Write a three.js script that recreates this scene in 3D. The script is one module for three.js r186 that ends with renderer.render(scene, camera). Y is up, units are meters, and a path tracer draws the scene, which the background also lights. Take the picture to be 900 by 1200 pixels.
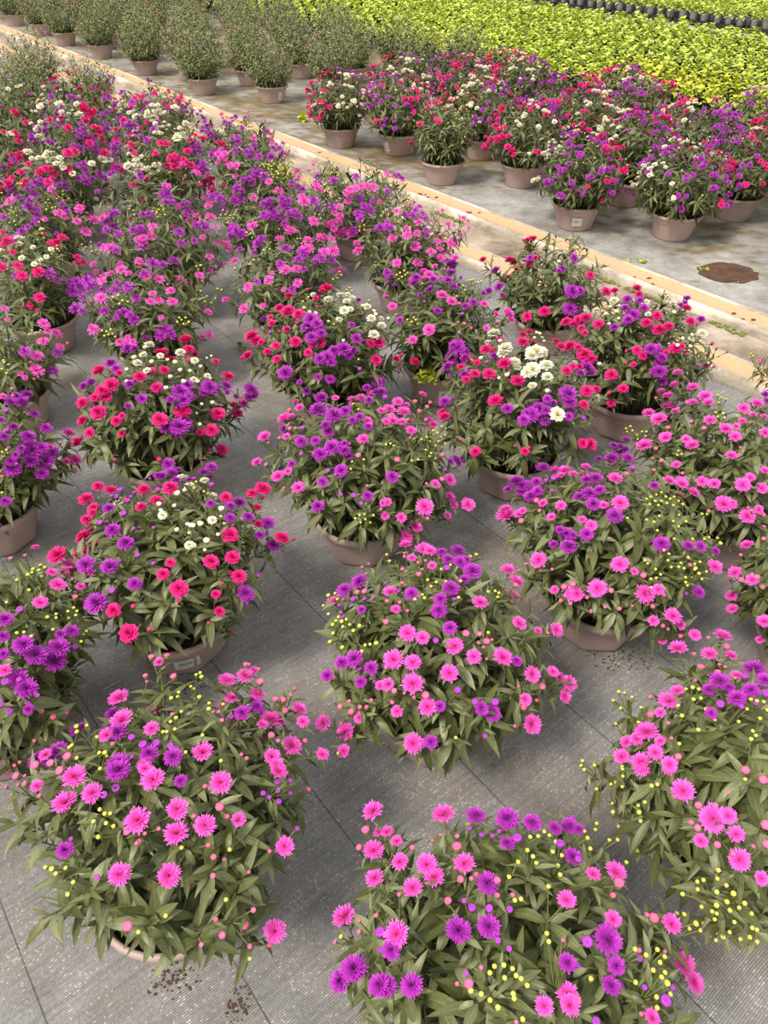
import * as THREE from 'three';
import { mergeGeometries } from 'three/addons/utils/BufferGeometryUtils.js';
import { createNoise2D } from 'simplex-noise';

// ------------------------------------------------------------------ camera, sky, sun, exposure
const W = 900, H = 1200, F = 880, HORIZON = -140, EYE = 1.49;
const PITCH = Math.atan((H / 2 - HORIZON) / F);
const scene = new THREE.Scene();
const camera = new THREE.PerspectiveCamera(2 * Math.atan(H / 2 / F) * 180 / Math.PI, W / H, 0.05, 80);
camera.position.set(0, EYE, 0);
camera.rotation.set(-PITCH, 0, 0);

const renderer = new THREE.WebGLRenderer({ antialias: true });
renderer.toneMapping = THREE.LinearToneMapping;
renderer.toneMappingExposure = 1.55;
renderer.shadowMap.enabled = true;

{ // an even bright overcast: three times as bright overhead as at the horizon
  const w = 64, h = 32, d = new Float32Array(w * h * 4);
  for (let j = 0; j < h; j++) for (let i = 0; i < w; i++) {
    const el = ((j + 0.5) / h - 0.5) * Math.PI, s = Math.max(0, Math.sin(el)), l = (1 + 2 * s) / 3, k = (j * w + i) * 4;
    d[k] = l * 0.9; d[k + 1] = l * 0.89; d[k + 2] = l * 0.865; d[k + 3] = 1;
  }
  const sky = new THREE.DataTexture(d, w, h, THREE.RGBAFormat, THREE.FloatType);
  sky.mapping = THREE.EquirectangularReflectionMapping; sky.magFilter = THREE.LinearFilter; sky.needsUpdate = true;
  scene.background = sky; scene.environment = sky;
}
const sun = new THREE.DirectionalLight(0xfff4e6, 2.1);
sun.name = 'veiled_sun';
sun.position.set(-5, 9, 1.0); sun.target.position.set(0, 0, -3.5);
sun.castShadow = true; sun.shadow.radius = 24; sun.shadow.mapSize.set(4096, 4096);
Object.assign(sun.shadow.camera, { left: -12, right: 12, top: 12, bottom: -12, near: 0.5, far: 40 });
scene.add(sun, sun.target);

// ------------------------------------------------------------------ helpers
let seed = 20240607;
const rnd = () => { seed = (seed + 0x6d2b79f5) | 0; let t = Math.imul(seed ^ (seed >>> 15), 1 | seed); t = (t + Math.imul(t ^ (t >>> 7), 61 | t)) ^ t; return ((t ^ (t >>> 14)) >>> 0) / 4294967296; };
const rr = (a, b) => a + (b - a) * rnd();
const noise2 = createNoise2D(rnd), clamp = THREE.MathUtils.clamp, lerp = THREE.MathUtils.lerp, smooth = THREE.MathUtils.smoothstep;
const fbm = (x, y, n = 4) => { let s = 0, a = 0.5, f = 1; for (let i = 0; i < n; i++) { s += a * noise2(x * f + i * 7.3, y * f - i * 3.1); a *= 0.5; f *= 2.1; } return s; };
const V3 = (x, y, z) => new THREE.Vector3(x, y, z);
// bed coordinates: v runs along the beds away from the viewer, u across them; both in metres on the ground
const TURN = 38.36 * Math.PI / 180, SU = Math.sin(TURN), CU = Math.cos(TURN);
const bed = (u, v, y = 0) => V3(u * CU - v * SU, y, -u * SU - v * CU);
const CP = Math.cos(PITCH), SP = Math.sin(PITCH);
const rayDir = (px, py) => { const x = (px - W / 2) / F, y = -(py - H / 2) / F; return V3(x, y * CP - SP, -y * SP - CP); };
const atY = (px, py, y) => { const d = rayDir(px, py), t = (y - EYE) / d.y; return V3(d.x * t, y, d.z * t); };
const project = (p) => { const y = p.y - EYE, dy = y * CP - p.z * SP, dz = y * SP + p.z * CP; return [W / 2 + F * p.x / -dz, H / 2 - F * dy / -dz, -dz]; };
const taken = {};
const numbered = (n) => { const k = taken[n] = (taken[n] ?? -1) + 1; return k ? `${n}_${String(k).padStart(3, '0')}` : n; };
function shadow(o) { o.traverse((m) => { if (m.isMesh) { m.castShadow = true; m.receiveShadow = true; } }); return o; }
function thing(name, label, category, group, pos) {
  const o = new THREE.Group(); o.name = numbered(name); o.userData = { label, category };
  if (group) o.userData.group = group;
  if (pos) o.position.copy(pos);
  scene.add(o); return o;
}
function part(name, geo, mat, parent, extra) {
  const m = new THREE.Mesh(geo, mat); m.name = name; m.castShadow = m.receiveShadow = true;
  if (extra) Object.assign(m.userData, extra);
  parent.add(m); return m;
}
function structure(name, geo, mat, label, category) {
  const m = part(name, geo, mat, scene, { kind: 'structure', label, category }); return m;
}
const texture = (w, h, fn, srgb = true, repeat = true) => {
  const d = new Uint8Array(w * h * 4), c = [0, 0, 0];
  for (let y = 0; y < h; y++) for (let x = 0; x < w; x++) { fn(x, y, c); const k = (y * w + x) * 4; d[k] = clamp(c[0], 0, 255); d[k + 1] = clamp(c[1], 0, 255); d[k + 2] = clamp(c[2], 0, 255); d[k + 3] = 255; }
  const t = new THREE.DataTexture(d, w, h); t.magFilter = THREE.LinearFilter; t.minFilter = THREE.LinearMipmapLinearFilter; t.generateMipmaps = true;
  if (srgb) t.colorSpace = THREE.SRGBColorSpace;
  t.wrapS = t.wrapT = repeat ? THREE.RepeatWrapping : THREE.ClampToEdgeWrapping; t.needsUpdate = true; return t;
};
const col = (hex) => new THREE.Color(hex);

// collects transformed copies of small templates into one geometry
class Batch {
  constructor() { this.p = []; this.n = []; this.c = []; this.t = []; this.i = []; }
  add(g, m, tint) {
    const P = g.attributes.position, N = g.attributes.normal, T = g.attributes.uv, C = g.attributes.color, at = this.p.length / 3, e = m.elements, nm = new THREE.Matrix3().getNormalMatrix(m).elements;
    for (let k = 0; k < P.count; k++) {
      const x = P.getX(k), y = P.getY(k), z = P.getZ(k);
      this.p.push(e[0] * x + e[4] * y + e[8] * z + e[12], e[1] * x + e[5] * y + e[9] * z + e[13], e[2] * x + e[6] * y + e[10] * z + e[14]);
      const a = N.getX(k), b = N.getY(k), c = N.getZ(k), nx = nm[0] * a + nm[3] * b + nm[6] * c, ny = nm[1] * a + nm[4] * b + nm[7] * c, nz = nm[2] * a + nm[5] * b + nm[8] * c, l = Math.hypot(nx, ny, nz) || 1;
      this.n.push(nx / l, ny / l, nz / l);
      this.t.push(T ? T.getX(k) : 0, T ? T.getY(k) : 0);
      this.c.push((C ? C.getX(k) : 1) * (tint ? tint.r : 1), (C ? C.getY(k) : 1) * (tint ? tint.g : 1), (C ? C.getZ(k) : 1) * (tint ? tint.b : 1));
    }
    if (g.index) for (let k = 0; k < g.index.count; k++) this.i.push(at + g.index.getX(k)); else for (let k = 0; k < P.count; k++) this.i.push(at + k);
    return this;
  }
  get empty() { return !this.p.length; }
  geometry() {
    const g = new THREE.BufferGeometry();
    g.setAttribute('position', new THREE.Float32BufferAttribute(this.p, 3)); g.setAttribute('normal', new THREE.Float32BufferAttribute(this.n, 3));
    g.setAttribute('uv', new THREE.Float32BufferAttribute(this.t, 2)); g.setAttribute('color', new THREE.Float32BufferAttribute(this.c, 3));
    g.setIndex(this.i); return g;
  }
}
function fromArrays(p, i, c, t) {
  const g = new THREE.BufferGeometry(); g.setAttribute('position', new THREE.Float32BufferAttribute(p, 3));
  if (t) g.setAttribute('uv', new THREE.Float32BufferAttribute(t, 2));
  if (c) g.setAttribute('color', new THREE.Float32BufferAttribute(c, 3));
  g.setIndex(i); g.computeVertexNormals(); return g;
}
// a tapering tube along a list of points
function tube(points, r0, r1, sides = 5, capped = true) {
  const p = [], idx = [], n = points.length, up = V3(0.31, 0.2, 0.93);
  for (let k = 0; k < n; k++) {
    const d = points[Math.min(k + 1, n - 1)].clone().sub(points[Math.max(k - 1, 0)]).normalize(), a = V3().crossVectors(d, up).normalize(), b = V3().crossVectors(d, a), r = lerp(r0, r1, k / (n - 1));
    for (let s = 0; s < sides; s++) { const q = s / sides * Math.PI * 2, o = points[k].clone().addScaledVector(a, Math.cos(q) * r).addScaledVector(b, Math.sin(q) * r); p.push(o.x, o.y, o.z); }
    if (k) for (let s = 0; s < sides; s++) { const s2 = (s + 1) % sides, A = (k - 1) * sides, B = k * sides; idx.push(A + s, A + s2, B + s, A + s2, B + s2, B + s); }
  }
  if (capped) for (let s = 1; s < sides - 1; s++) idx.push((n - 1) * sides, (n - 1) * sides + s, (n - 1) * sides + s + 1);
  return fromArrays(p, idx);
}
const bezier = (a, b, c, n) => Array.from({ length: n + 1 }, (_, k) => { const t = k / n, s = 1 - t; return V3(a.x * s * s + 2 * b.x * s * t + c.x * t * t, a.y * s * s + 2 * b.y * s * t + c.y * t * t, a.z * s * s + 2 * b.z * s * t + c.z * t * t); });
const basis = (x, y, z, pos, sx, sy, sz) => new THREE.Matrix4().makeBasis(x.clone().multiplyScalar(sx), y.clone().multiplyScalar(sy), z.clone().multiplyScalar(sz)).setPosition(pos);

// ------------------------------------------------------------------ ground
const SEAM = 0.2975;                     // the woven ground cover has a stitched seam line every 0.2975 m
const weave = (() => {
  const N = 2048, per = N / 4, rows = 280, cells = 340, spark = new Float32Array(rows * cells), row = new Float32Array(rows);
  for (let j = 0; j < rows; j++) { row[j] = rr(-9, 9); for (let i = 0; i < cells; i++) spark[j * cells + i] = rnd(); }
  const patch = new Float32Array(64 * 64);
  for (let j = 0; j < 64; j++) for (let i = 0; i < 64; i++) { const a = i / 64 * Math.PI * 2, b = j / 64 * Math.PI * 2; patch[j * 64 + i] = fbm(Math.cos(a) * 1.6 + Math.cos(b) * 1.1, Math.sin(a) * 1.6 + Math.sin(b) * 1.1 + 4); }
  const P = (x, y) => { const fx = x / N * 64, fy = y / N * 64, i = Math.floor(fx), j = Math.floor(fy), a = fx - i, b = fy - j, g = (p, q) => patch[(q & 63) * 64 + (p & 63)]; return lerp(lerp(g(i, j), g(i + 1, j), a), lerp(g(i, j + 1), g(i + 1, j + 1), a), b); };
  return texture(N, N, (x, y, c) => {
    const wob = Math.sin(x / N * Math.PI * 2 * 3) * 1.2 + Math.sin(x / N * Math.PI * 2 * 7) * 0.6;
    const fy = (((y + wob) / N * rows) % rows + rows) % rows, j = Math.floor(fy), a = fy - j;
    const fx = x / N * cells + (j & 1) * 0.5, i = Math.floor(fx) % cells, b = fx - Math.floor(fx);
    const s = spark[j * cells + i], pt = P(x, y);
    let l = 159 + row[j] * 0.8 + (s - 0.5) * 22 + 16 * pt;
    l -= 46 * Math.pow(Math.abs(a - 0.5) * 2, 3) + 16 * Math.pow(Math.abs(b - 0.5) * 2, 4);   // dark gaps between the tapes
    let warm = 0;
    if (s > 0.975 - 0.24 * Math.max(0, pt - 0.02) && a > 0.3 && a < 0.75) { l += 45 * rnd() + 18; warm = 4; }   // sand grains held in the weave
    const sx = ((x / per - 0.36) % 1 + 1) % 1, ds = Math.min(sx, 1 - sx) * per;
    if (ds < 2.6) { const dash = ((y / 7.1) % 1) > 0.38; l = dash ? l * 0.5 : l * 0.88; }      // stitched seam
    c[0] = l + 1 + warm; c[1] = l; c[2] = l - 2 - warm;
  });
})();
const weaveBump = texture(512, 512, (x, y, c) => { const a = (y / 512 * 70) % 1, b = (x / 512 * 105 + (Math.floor(y / 512 * 70) & 1) * 0.5) % 1, l = 255 * (1 - Math.pow(Math.abs(a - 0.5) * 2, 3)) * (1 - 0.4 * Math.pow(Math.abs(b - 0.5) * 2, 4)); c[0] = c[1] = c[2] = l; }, false);
weaveBump.repeat.set(4, 4);
// a flat piece of ground from u0..u1 and v0..v1; tint(u, v) gives the stain colour
function groundPiece(u0, u1, v0, v1, step, y, scale, tint) {
  const nu = Math.max(1, Math.round((u1 - u0) / step)), nv = Math.max(1, Math.round((v1 - v0) / step)), p = [], t = [], c = [], idx = [], k = new THREE.Color();
  for (let j = 0; j <= nv; j++) for (let i = 0; i <= nu; i++) {
    const u = lerp(u0, u1, i / nu), v = lerp(v0, v1, j / nv), w = bed(u, v, y); p.push(w.x, w.y, w.z); t.push(u / scale, v / scale);
    tint(u, v, k); c.push(k.r, k.g, k.b);
    if (i && j) { const a = (j - 1) * (nu + 1) + i - 1, b = a + 1, d = a + nu + 1, e = d + 1; idx.push(a, b, d, b, e, d); }
  }
  return fromArrays(p, idx, c, t);
}
const matMap = weave.clone(); matMap.offset.set(-0.107 / (4 * SEAM) + 0.36 / 4, 0); matMap.needsUpdate = true;
const weaveMat = new THREE.MeshStandardMaterial({ map: matMap, vertexColors: true, roughness: 0.72, bumpMap: weaveBump, bumpScale: 0.0008 });
const DUST = col('#c4a684'), MOSS = col('#b3a878'), CLEAN = col('#f2f2f4');
structure('floor', groundPiece(-3.2, 2.62, -1.6, 17, 0.05, 0, 4 * SEAM, (u, v, k) => {
  const n = fbm(u * 0.9 + 3, v * 0.9, 4), m = fbm(u * 4 + 9, v * 4, 4), g = fbm(u * 15, v * 15 + 5, 2);
  k.setRGB(0.90, 0.90, 0.915); k.lerp(DUST, clamp(0.1 + n * 0.55 + m * 0.5 + g * 0.25, 0, 0.7)).multiplyScalar(1 + g * 0.1);
}), weaveMat, 'grey woven ground cover with stitched seams under the flowering bed', 'ground cover');

const tileNoise = (cells, sd) => { // smooth noise that repeats after the unit square
  const g = Array.from({ length: cells * cells }, () => rnd());
  return (x, y) => { const X = x * cells, Y = y * cells, i = Math.floor(X), j = Math.floor(Y), a = X - i, b = Y - j, f = a * a * (3 - 2 * a), h = b * b * (3 - 2 * b), q = (p, r) => g[(r % cells) * cells + p % cells]; return lerp(lerp(q(i, j), q(i + 1, j), f), lerp(q(i, j + 1), q(i + 1, j + 1), f), h) - 0.5; };
};
const tn = [7, 17, 41, 97, 230].map((c) => tileNoise(c)), tiled = (x, y) => tn[0](x, y) + 0.7 * tn[1](x, y) + 0.5 * tn[2](x, y) + 0.4 * tn[3](x, y) + 0.3 * tn[4](x, y);
const dirtMap = texture(1024, 1024, (x, y, c) => {
  const n = tiled(x / 1024, y / 1024), s = rnd();
  let l = 178 + n * 46 + (s - 0.5) * 26; if (s > 0.985) l += 26; if (s < 0.03) l -= 34;
  c[0] = l + 2; c[1] = l - 1; c[2] = l - 9;
});
const dirtMat = new THREE.MeshStandardMaterial({ map: dirtMap, vertexColors: true, roughness: 0.85, bumpMap: dirtMap, bumpScale: 0.002 });
structure('floor_001', groundPiece(3.2, 6.1, -0.5, 20, 0.04, 0.001, 1.5, (u, v, k) => {
  const ridge = fbm(u * 6 + v * 1.1, v * 2.6 - u * 0.3, 3), n = fbm(u * 0.9 + 11, v * 0.55, 4), g = fbm(u * 11, v * 11, 3);
  const moss = smooth(n * 0.9 + ridge * 0.55 + g * 0.6 + smooth(v, 2.6, 5) * 0.34 - (u < 3.5 ? 0.22 : 0), 0.02, 0.42);
  k.setRGB(0.63, 0.63, 0.64).multiplyScalar(1 + g * 0.14 + ridge * 0.04);
  k.lerp(col('#a08c58'), moss * 0.85); k.lerp(col('#5e5030'), smooth(n * 0.6 + g * 1.1 + ridge * 0.5, 0.4, 0.85) * 0.5);
}), dirtMat, 'grey ground cover stained with moss and dirt beyond the gutters', 'ground cover');
const pathMat = new THREE.MeshStandardMaterial({ map: dirtMap, vertexColors: true, roughness: 0.8, bumpMap: dirtMap, bumpScale: 0.0015 });
structure('floor_002', groundPiece(2.6, 3.22, -0.8, 18, 0.05, -0.004, 1.1, (u, v, k) => {
  const n = fbm(u * 3 + 5, v * 1.3, 4), g = fbm(u * 12, v * 12, 2);
  k.copy(col('#f0e2d6')).lerp(col('#b0957e'), clamp(0.3 + n * 0.9 + g * 0.35, 0, 0.9));
}), pathMat, 'sandy concrete strip between the two gutters', 'concrete strip');
const darkMat = new THREE.MeshStandardMaterial({ color: 0x6a665f, map: dirtMap, roughness: 0.9, vertexColors: true });
structure('floor_003', groundPiece(6.1, 9.92, 0.5, 20, 0.5, 0, 1.5, (u, v, k) => k.setRGB(0.3, 0.3, 0.3)), darkMat, 'dark ground cover under the lime green seedlings', 'ground cover');
structure('floor_004', groundPiece(9.92, 10.62, 0.5, 20, 0.1, 0, 1.1, (u, v, k) => k.copy(col('#fff2e2')).multiplyScalar(1 + 0.15 * fbm(u * 6, v * 6, 2))), pathMat, 'pale concrete path beside the seedling trays', 'concrete path');
structure('floor_005', groundPiece(10.62, 17, 0.5, 22, 0.5, 0, 1.5, (u, v, k) => k.setRGB(0.45, 0.44, 0.45)), darkMat, 'dark ground cover beneath the seedling trays', 'ground cover');

// ------------------------------------------------------------------ the two long concrete gutters
const plain = (color, roughness = 0.8, extra = {}) => new THREE.MeshStandardMaterial({ color, roughness, ...extra });
const paleMap = texture(512, 512, (x, y, c) => { const n = tiled(x / 512, y / 512), s = rnd(), l = 202 + n * 60 + (s - 0.5) * 18; c[0] = l + 4; c[1] = l - 6; c[2] = l - 22; });
const concrete = new THREE.MeshStandardMaterial({ map: paleMap, roughness: 0.7, bumpMap: paleMap, bumpScale: 0.002 });
const rustMap = texture(256, 1024, (x, y, c) => {
  const n = fbm(x / 40, y / 160, 4), f = fbm(x / 9 + 40, y / 14, 3), s = rnd(), l = 1 + n * 0.25 + f * 0.14 + (s - 0.5) * 0.1, k = clamp(0.5 + n * 1.1, 0, 1);
  c[0] = lerp(222, 192, k) * l; c[1] = lerp(190, 152, k) * l; c[2] = lerp(154, 114, k) * l;
  if (f > 0.42) { c[0] *= 0.72; c[1] *= 0.62; c[2] *= 0.55; }
});
const rusty = new THREE.MeshStandardMaterial({ map: rustMap, roughness: 0.6 });
function extrudeAlong(profile, v0, v1, u, uv) {     // profile: [du, y] points, open
  const steps = Math.max(1, Math.round((v1 - v0) / 0.25)), p = [], t = [], idx = [], n = profile.length;
  let len = [0]; for (let k = 1; k < n; k++) len.push(len[k - 1] + Math.hypot(profile[k][0] - profile[k - 1][0], profile[k][1] - profile[k - 1][1]));
  for (let j = 0; j <= steps; j++) {
    const v = lerp(v0, v1, j / steps), uu = u(v);
    profile.forEach(([a, y], k) => { const w = bed(uu + a, v, y); p.push(w.x, w.y, w.z); t.push(len[k] / uv, v / uv / 2); if (j && k) { const A = (j - 1) * n + k - 1, B = j * n + k - 1; idx.push(A, A + 1, B, A + 1, B + 1, B); } });
  }
  return fromArrays(p, idx, null, t);
}
function gutter(label, u, near, spans) {
  spans.forEach(([v0, v1]) => {
    const g = thing('concrete_gutter', label, 'gutter', 'gutter sections laid end to end');
    part('gutter_shell', mergeGeometries([
      extrudeAlong([[0, -0.004], [0.0, 0.02], [0.005, 0.032], [0.013, 0.04], [0.024, 0.04], [0.032, 0.035]], v0, v1, u, 0.8),
      extrudeAlong([[0.134, 0.038], [0.137, 0.044], [0.142, 0.046], [0.146, 0.042], [0.147, -0.004]], v0, v1, u, 0.8)]), concrete, g, { label: 'pale rounded concrete lips' });
    part('channel', extrudeAlong([[0.032, 0.035], [0.048, 0.026], [0.075, 0.021], [0.092, 0.022], [0.115, 0.028], [0.134, 0.038]], v0, v1, u, 0.35), rusty, g, { label: 'tan stained channel' });
    const b = new Batch();
    for (let k = 0, n = Math.round((v1 - v0) * 5); k < n; k++) { const v = rr(v0, v1), w = bed(u(v) + rr(0.045, 0.12), v, 0.027), s = rr(0.004, 0.009); b.add(new THREE.IcosahedronGeometry(1, 0), new THREE.Matrix4().makeScale(s * 1.8, s * 0.5, s).setPosition(w)); }
    part('dirt_crumb', b.geometry(), plain(0x6a4a30, 0.95), g, { kind: 'stuff' });
  });
}
gutter('tan stained concrete gutter between the sandy strip and the mossy ground', (v) => 3.06 + 0.1 * smooth(v, 4.5, 13), 0, [[-0.3, 2.61], [2.62, 5.5], [5.51, 8.4], [8.41, 11.3], [11.31, 15]]);
gutter('tan stained concrete gutter along the edge of the flowering bed', (v) => 2.615 + 0.1 * smooth(v, 6, 13), 0, [[-0.3, 1.9], [1.91, 4.6], [4.61, 7.4], [7.41, 11], [11.01, 15]]);
{ // moss growing along the foot of the far gutter, weeds and the wet soil patch
  const mossMat = plain(0x8a9a32, 0.95), clump = new THREE.IcosahedronGeometry(1, 1);
  [[1.75, 1.98], [1.35, 1.52], [2.0, 2.42], [3.1, 3.35], [5.6, 5.9]].forEach(([v0, v1]) => {
    const b = new Batch();
    for (let k = 0; k < (v1 - v0) * 320; k++) { const w = bed(3.04 + rr(-0.018, 0.012), rr(v0, v1), 0.002), s = rr(0.002, 0.007) * (0.5 + 0.9 * Math.abs(noise2(k * 0.05, v0))); b.add(clump, new THREE.Matrix4().makeScale(s * 1.6, s * 0.7, s).setPosition(w), col('#ffffff').multiplyScalar(rr(0.7, 1.1))); }
    const m = part(numbered('moss_strip'), b.geometry(), new THREE.MeshStandardMaterial({ color: 0x7c8a36, roughness: 0.95, vertexColors: true }), scene, { kind: 'stuff', label: 'green moss growing at the foot of the concrete gutter', category: 'moss', group: 'moss along the gutter' });
  });
  const c = atY(853, 320, 0), n = 40, p = [0, 0.004, 0], idx = [], t = [0.5, 0.5];
  for (let ring = 1; ring <= 6; ring++) for (let k = 0; k < n; k++) { const a = k / n * Math.PI * 2, R = 1 + 0.16 * fbm(Math.cos(a) * 1.5 + 3, Math.sin(a) * 1.5, 3), r = ring / 6 * R; p.push(Math.cos(a) * r * 0.145, 0.0045 - 0.0035 * Math.pow(ring / 6, 4) + 0.0035 * fbm(Math.cos(a) * r * 5, Math.sin(a) * r * 5, 3) * (ring < 6 ? 1 : 0), Math.sin(a) * r * 0.125); t.push(0.5 + Math.cos(a) * r * 0.4, 0.5 + Math.sin(a) * r * 0.4); }
  for (let k = 0; k < n; k++) { idx.push(0, 1 + (k + 1) % n, 1 + k); for (let r = 0; r < 5; r++) { const A = 1 + r * n, B = A + n, k2 = (k + 1) % n; idx.push(A + k, A + k2, B + k, A + k2, B + k2, B + k); } }
  const patch = part(numbered('soil_patch'), fromArrays(p, idx, null, t), new THREE.MeshPhysicalMaterial({ color: 0x9a7462, map: dirtMap, roughness: 0.25, bumpMap: dirtMap, bumpScale: 0.01 }), scene, { label: 'wet brown patch of soil on the mossy ground', category: 'soil patch' });
  patch.position.copy(c).setY(0.0035);
}

// ------------------------------------------------------------------ leaves
const leafMap = texture(64, 256, (x, y, c) => {
  const a = Math.abs(x / 63 - 0.5) * 2, rib = Math.exp(-a * a * 120), vein = Math.max(0, Math.sin(y / 256 * Math.PI * 2 * 13 - a * 9)), l = 205 + 20 * fbm(x / 22, y / 40, 3) + 8 * vein + (rnd() - 0.5) * 10;
  c[0] = l + 45 * rib; c[1] = l + 42 * rib; c[2] = l - 8 + 40 * rib;
}, true, false);
// a lance-shaped leaf of unit length along +x, upper side +y, folded on its midrib; droop bends the tip down
function leafShape(droop, fold, twist, width, rows = 6) {
  const p = [], t = [], idx = [];
  for (let k = 0; k <= rows; k++) {
    const s = k / rows, w = width * Math.pow(Math.sin(Math.PI * Math.pow(s * 0.985 + 0.012, 0.8)), 0.85), ang = droop * s * 1.15, x = droop > 0.01 || droop < -0.01 ? Math.sin(ang) / (droop * 1.15) : s, y = droop > 0.01 || droop < -0.01 ? -(1 - Math.cos(ang)) / (droop * 1.15) : 0, tw = twist * s;
    for (const q of [-1, 0, 1]) { const lift = Math.abs(q) * w * fold; p.push(x, y + lift * Math.cos(tw) + q * w * Math.sin(tw), q * w * Math.cos(tw)); t.push(0.5 + q * 0.5, s); }
    if (k) { const A = (k - 1) * 3, B = k * 3; for (const o of [0, 1]) idx.push(A + o, A + o + 1, B + o, A + o + 1, B + o + 1, B + o); }
  }
  return fromArrays(p, idx, null, t);
}
const leafNear = [[0.3, 0.35, 0.2], [0.9, 0.3, -0.3], [1.4, 0.4, 0.4], [-0.3, 0.45, 0.1], [0.6, 0.2, -0.6], [1.9, 0.3, 0.2]].map(([d, f, w], k) => leafShape(d, f, w, 0.108 + 0.009 * (k % 3)));
const leafFar = [[0.4, 0.3, 0.2], [1.2, 0.3, -0.3], [0.8, 0.4, 0.4]].map(([d, f, w]) => leafShape(d, f, w, 0.1, 3));
const LEAF_TONES = ['#747c4a', '#868e5c', '#636c3c', '#989f74', '#7f8558', '#6c7440'].map(col);
const leafMats = LEAF_TONES.map((c, k) => new THREE.MeshPhysicalMaterial({ color: c, map: leafMap, roughness: 0.44, specularIntensity: 0.9, side: THREE.DoubleSide, name: 'aster_leaf' }));
const leafBatchMat = new THREE.MeshPhysicalMaterial({ color: 0xffffff, map: leafMap, vertexColors: true, roughness: 0.44, specularIntensity: 0.9, side: THREE.DoubleSide });
const stemMat = plain(0x7d8450, 0.7), woodyMat = stemMat;

// ------------------------------------------------------------------ flower heads and buds (unit radius, facing +y)
function headShape(layers, petalWidth, colour, far) {
  const p = [], c = [], idx = [], k = new THREE.Color();
  layers.forEach(([count, elev, len, rise], li) => {
    for (let q = 0; q < count; q++) {
      const az = (q + (li % 2) * 0.5 + rr(-0.25, 0.25)) / count * Math.PI * 2, e = (elev + rr(-9, 9)) * Math.PI / 180, L = len * rr(0.82, 1.1), ca = Math.cos(az), sa = Math.sin(az), w = petalWidth * rr(0.85, 1.15);
      const at = (s) => { const ee = e + (rise * s * Math.PI / 180), r = L * s * Math.cos(ee), y = 0.02 + L * s * Math.sin(ee) * 0.92; return [ca * r, y, sa * r]; };
      colour(li / (layers.length - 1), k, rnd());
      const o = p.length / 3, secs = far ? [[0.25, 0.6], [1, 0.75]] : [[0.2, 0.5], [0.68, 1], [1, 0.4]];
      for (const [s, ws] of secs) { const [x, y, z] = at(s), hw = w * ws * 0.5; p.push(x - sa * hw, y + hw * 0.3, z + ca * hw, x + sa * hw, y + hw * 0.3, z - ca * hw); c.push(k.r, k.g, k.b, k.r, k.g, k.b); }
      for (let s = 0; s < secs.length - 1; s++) { const A = o + s * 2; idx.push(A, A + 1, A + 2, A + 1, A + 3, A + 2); }
    }
  });
  return fromArrays(p, idx, c);
}
const jit = (hexes) => { const cs = hexes.map(col); return (layer, k, r) => { const f = layer * (cs.length - 1), i = Math.min(cs.length - 2, Math.floor(f)); k.copy(cs[i]).lerp(cs[i + 1], f - i).multiplyScalar(0.86 + 0.22 * r); }; };
const loose = [[24, -6, 0.96, 12], [24, 10, 1, 10], [21, 27, 0.98, 8], [16, 45, 0.9, 4], [11, 63, 0.76, 0], [6, 80, 0.6, 0]];
const full = [[24, -14, 0.95, 8], [26, 6, 1, 8], [23, 24, 1, 4], [18, 43, 0.95, 0], [13, 62, 0.88, 0], [7, 80, 0.8, 0]];
const farHead = [[12, -12, 0.98, 8], [11, 14, 1, 6], [9, 40, 0.98, 0], [5, 68, 0.9, 0]];
const KINDS = {
  P: { layers: loose, w: 0.165, hex: ['#ff76e0', '#fd68d8', '#f452c6', '#ee56b0'], name: 'bright pink flower head', n: 3 },
  V: { layers: full, w: 0.175, hex: ['#c83cca', '#c238c4', '#b830bc', '#aa28ac'], name: 'purple flower head', n: 3 },
  R: { layers: full, w: 0.27, hex: ['#fa30a0', '#f62a98', '#ee228a', '#e01c74'], name: 'crimson pink flower head', n: 3 },
  W: { layers: full, w: 0.34, hex: ['#fbf9ec', '#faf8e8', '#f6f3d8', '#efe9b8'], name: 'white flower head', n: 2 },
};
const headMat = new THREE.MeshPhysicalMaterial({ vertexColors: true, roughness: 0.65, sheen: 0.08, sheenColor: 0xffffff, sheenRoughness: 0.6, side: THREE.DoubleSide, name: 'petal' });
const whiteMat = new THREE.MeshStandardMaterial({ vertexColors: true, roughness: 0.8, side: THREE.DoubleSide, name: 'white_petal' });
for (const k of Object.values(KINDS)) {
  k.near = Array.from({ length: k.n }, () => headShape(k.layers, k.w, jit(k.hex), false));
  k.far = Array.from({ length: k.n }, () => headShape(farHead, k.w * 1.7, jit(k.hex), true));
}
function budShape(bottom, top, tip, tall = false, seg = 7) {
  const pr = [[0.15, -1.0], [0.55, -0.75], [0.68, -0.25], [0.78, 0.2], [0.86, 0.55], [0.6, 0.72], [0.001, 0.5]], p = [], c = [], idx = [], cb = col(bottom), ct = col(top), ci = col(tip);
  pr.forEach(([r, y], k) => { for (let s = 0; s < seg; s++) { const a = s / seg * Math.PI * 2; p.push(Math.cos(a) * r, y, Math.sin(a) * r); const q = k < (tall ? 4 : 3) ? cb : k < 6 ? ct : ci; c.push(q.r, q.g, q.b); if (k) { const s2 = (s + 1) % seg, A = (k - 1) * seg, B = k * seg; idx.push(A + s, B + s, A + s2, A + s2, B + s, B + s2); } } });
  return fromArrays(p, idx, c);
}
const BUDS = { p: budShape('#8f8c54', '#f06498', '#f27c9c', true), Y: budShape('#7c8a30', '#d4d650', '#e6e488'), w: budShape('#8a9448', '#f2efc8', '#f6f2d6'), v: budShape('#6f6a4c', '#b03cc0', '#a034b0'), r: budShape('#7a6a42', '#e02870', '#d02060') };
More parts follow.
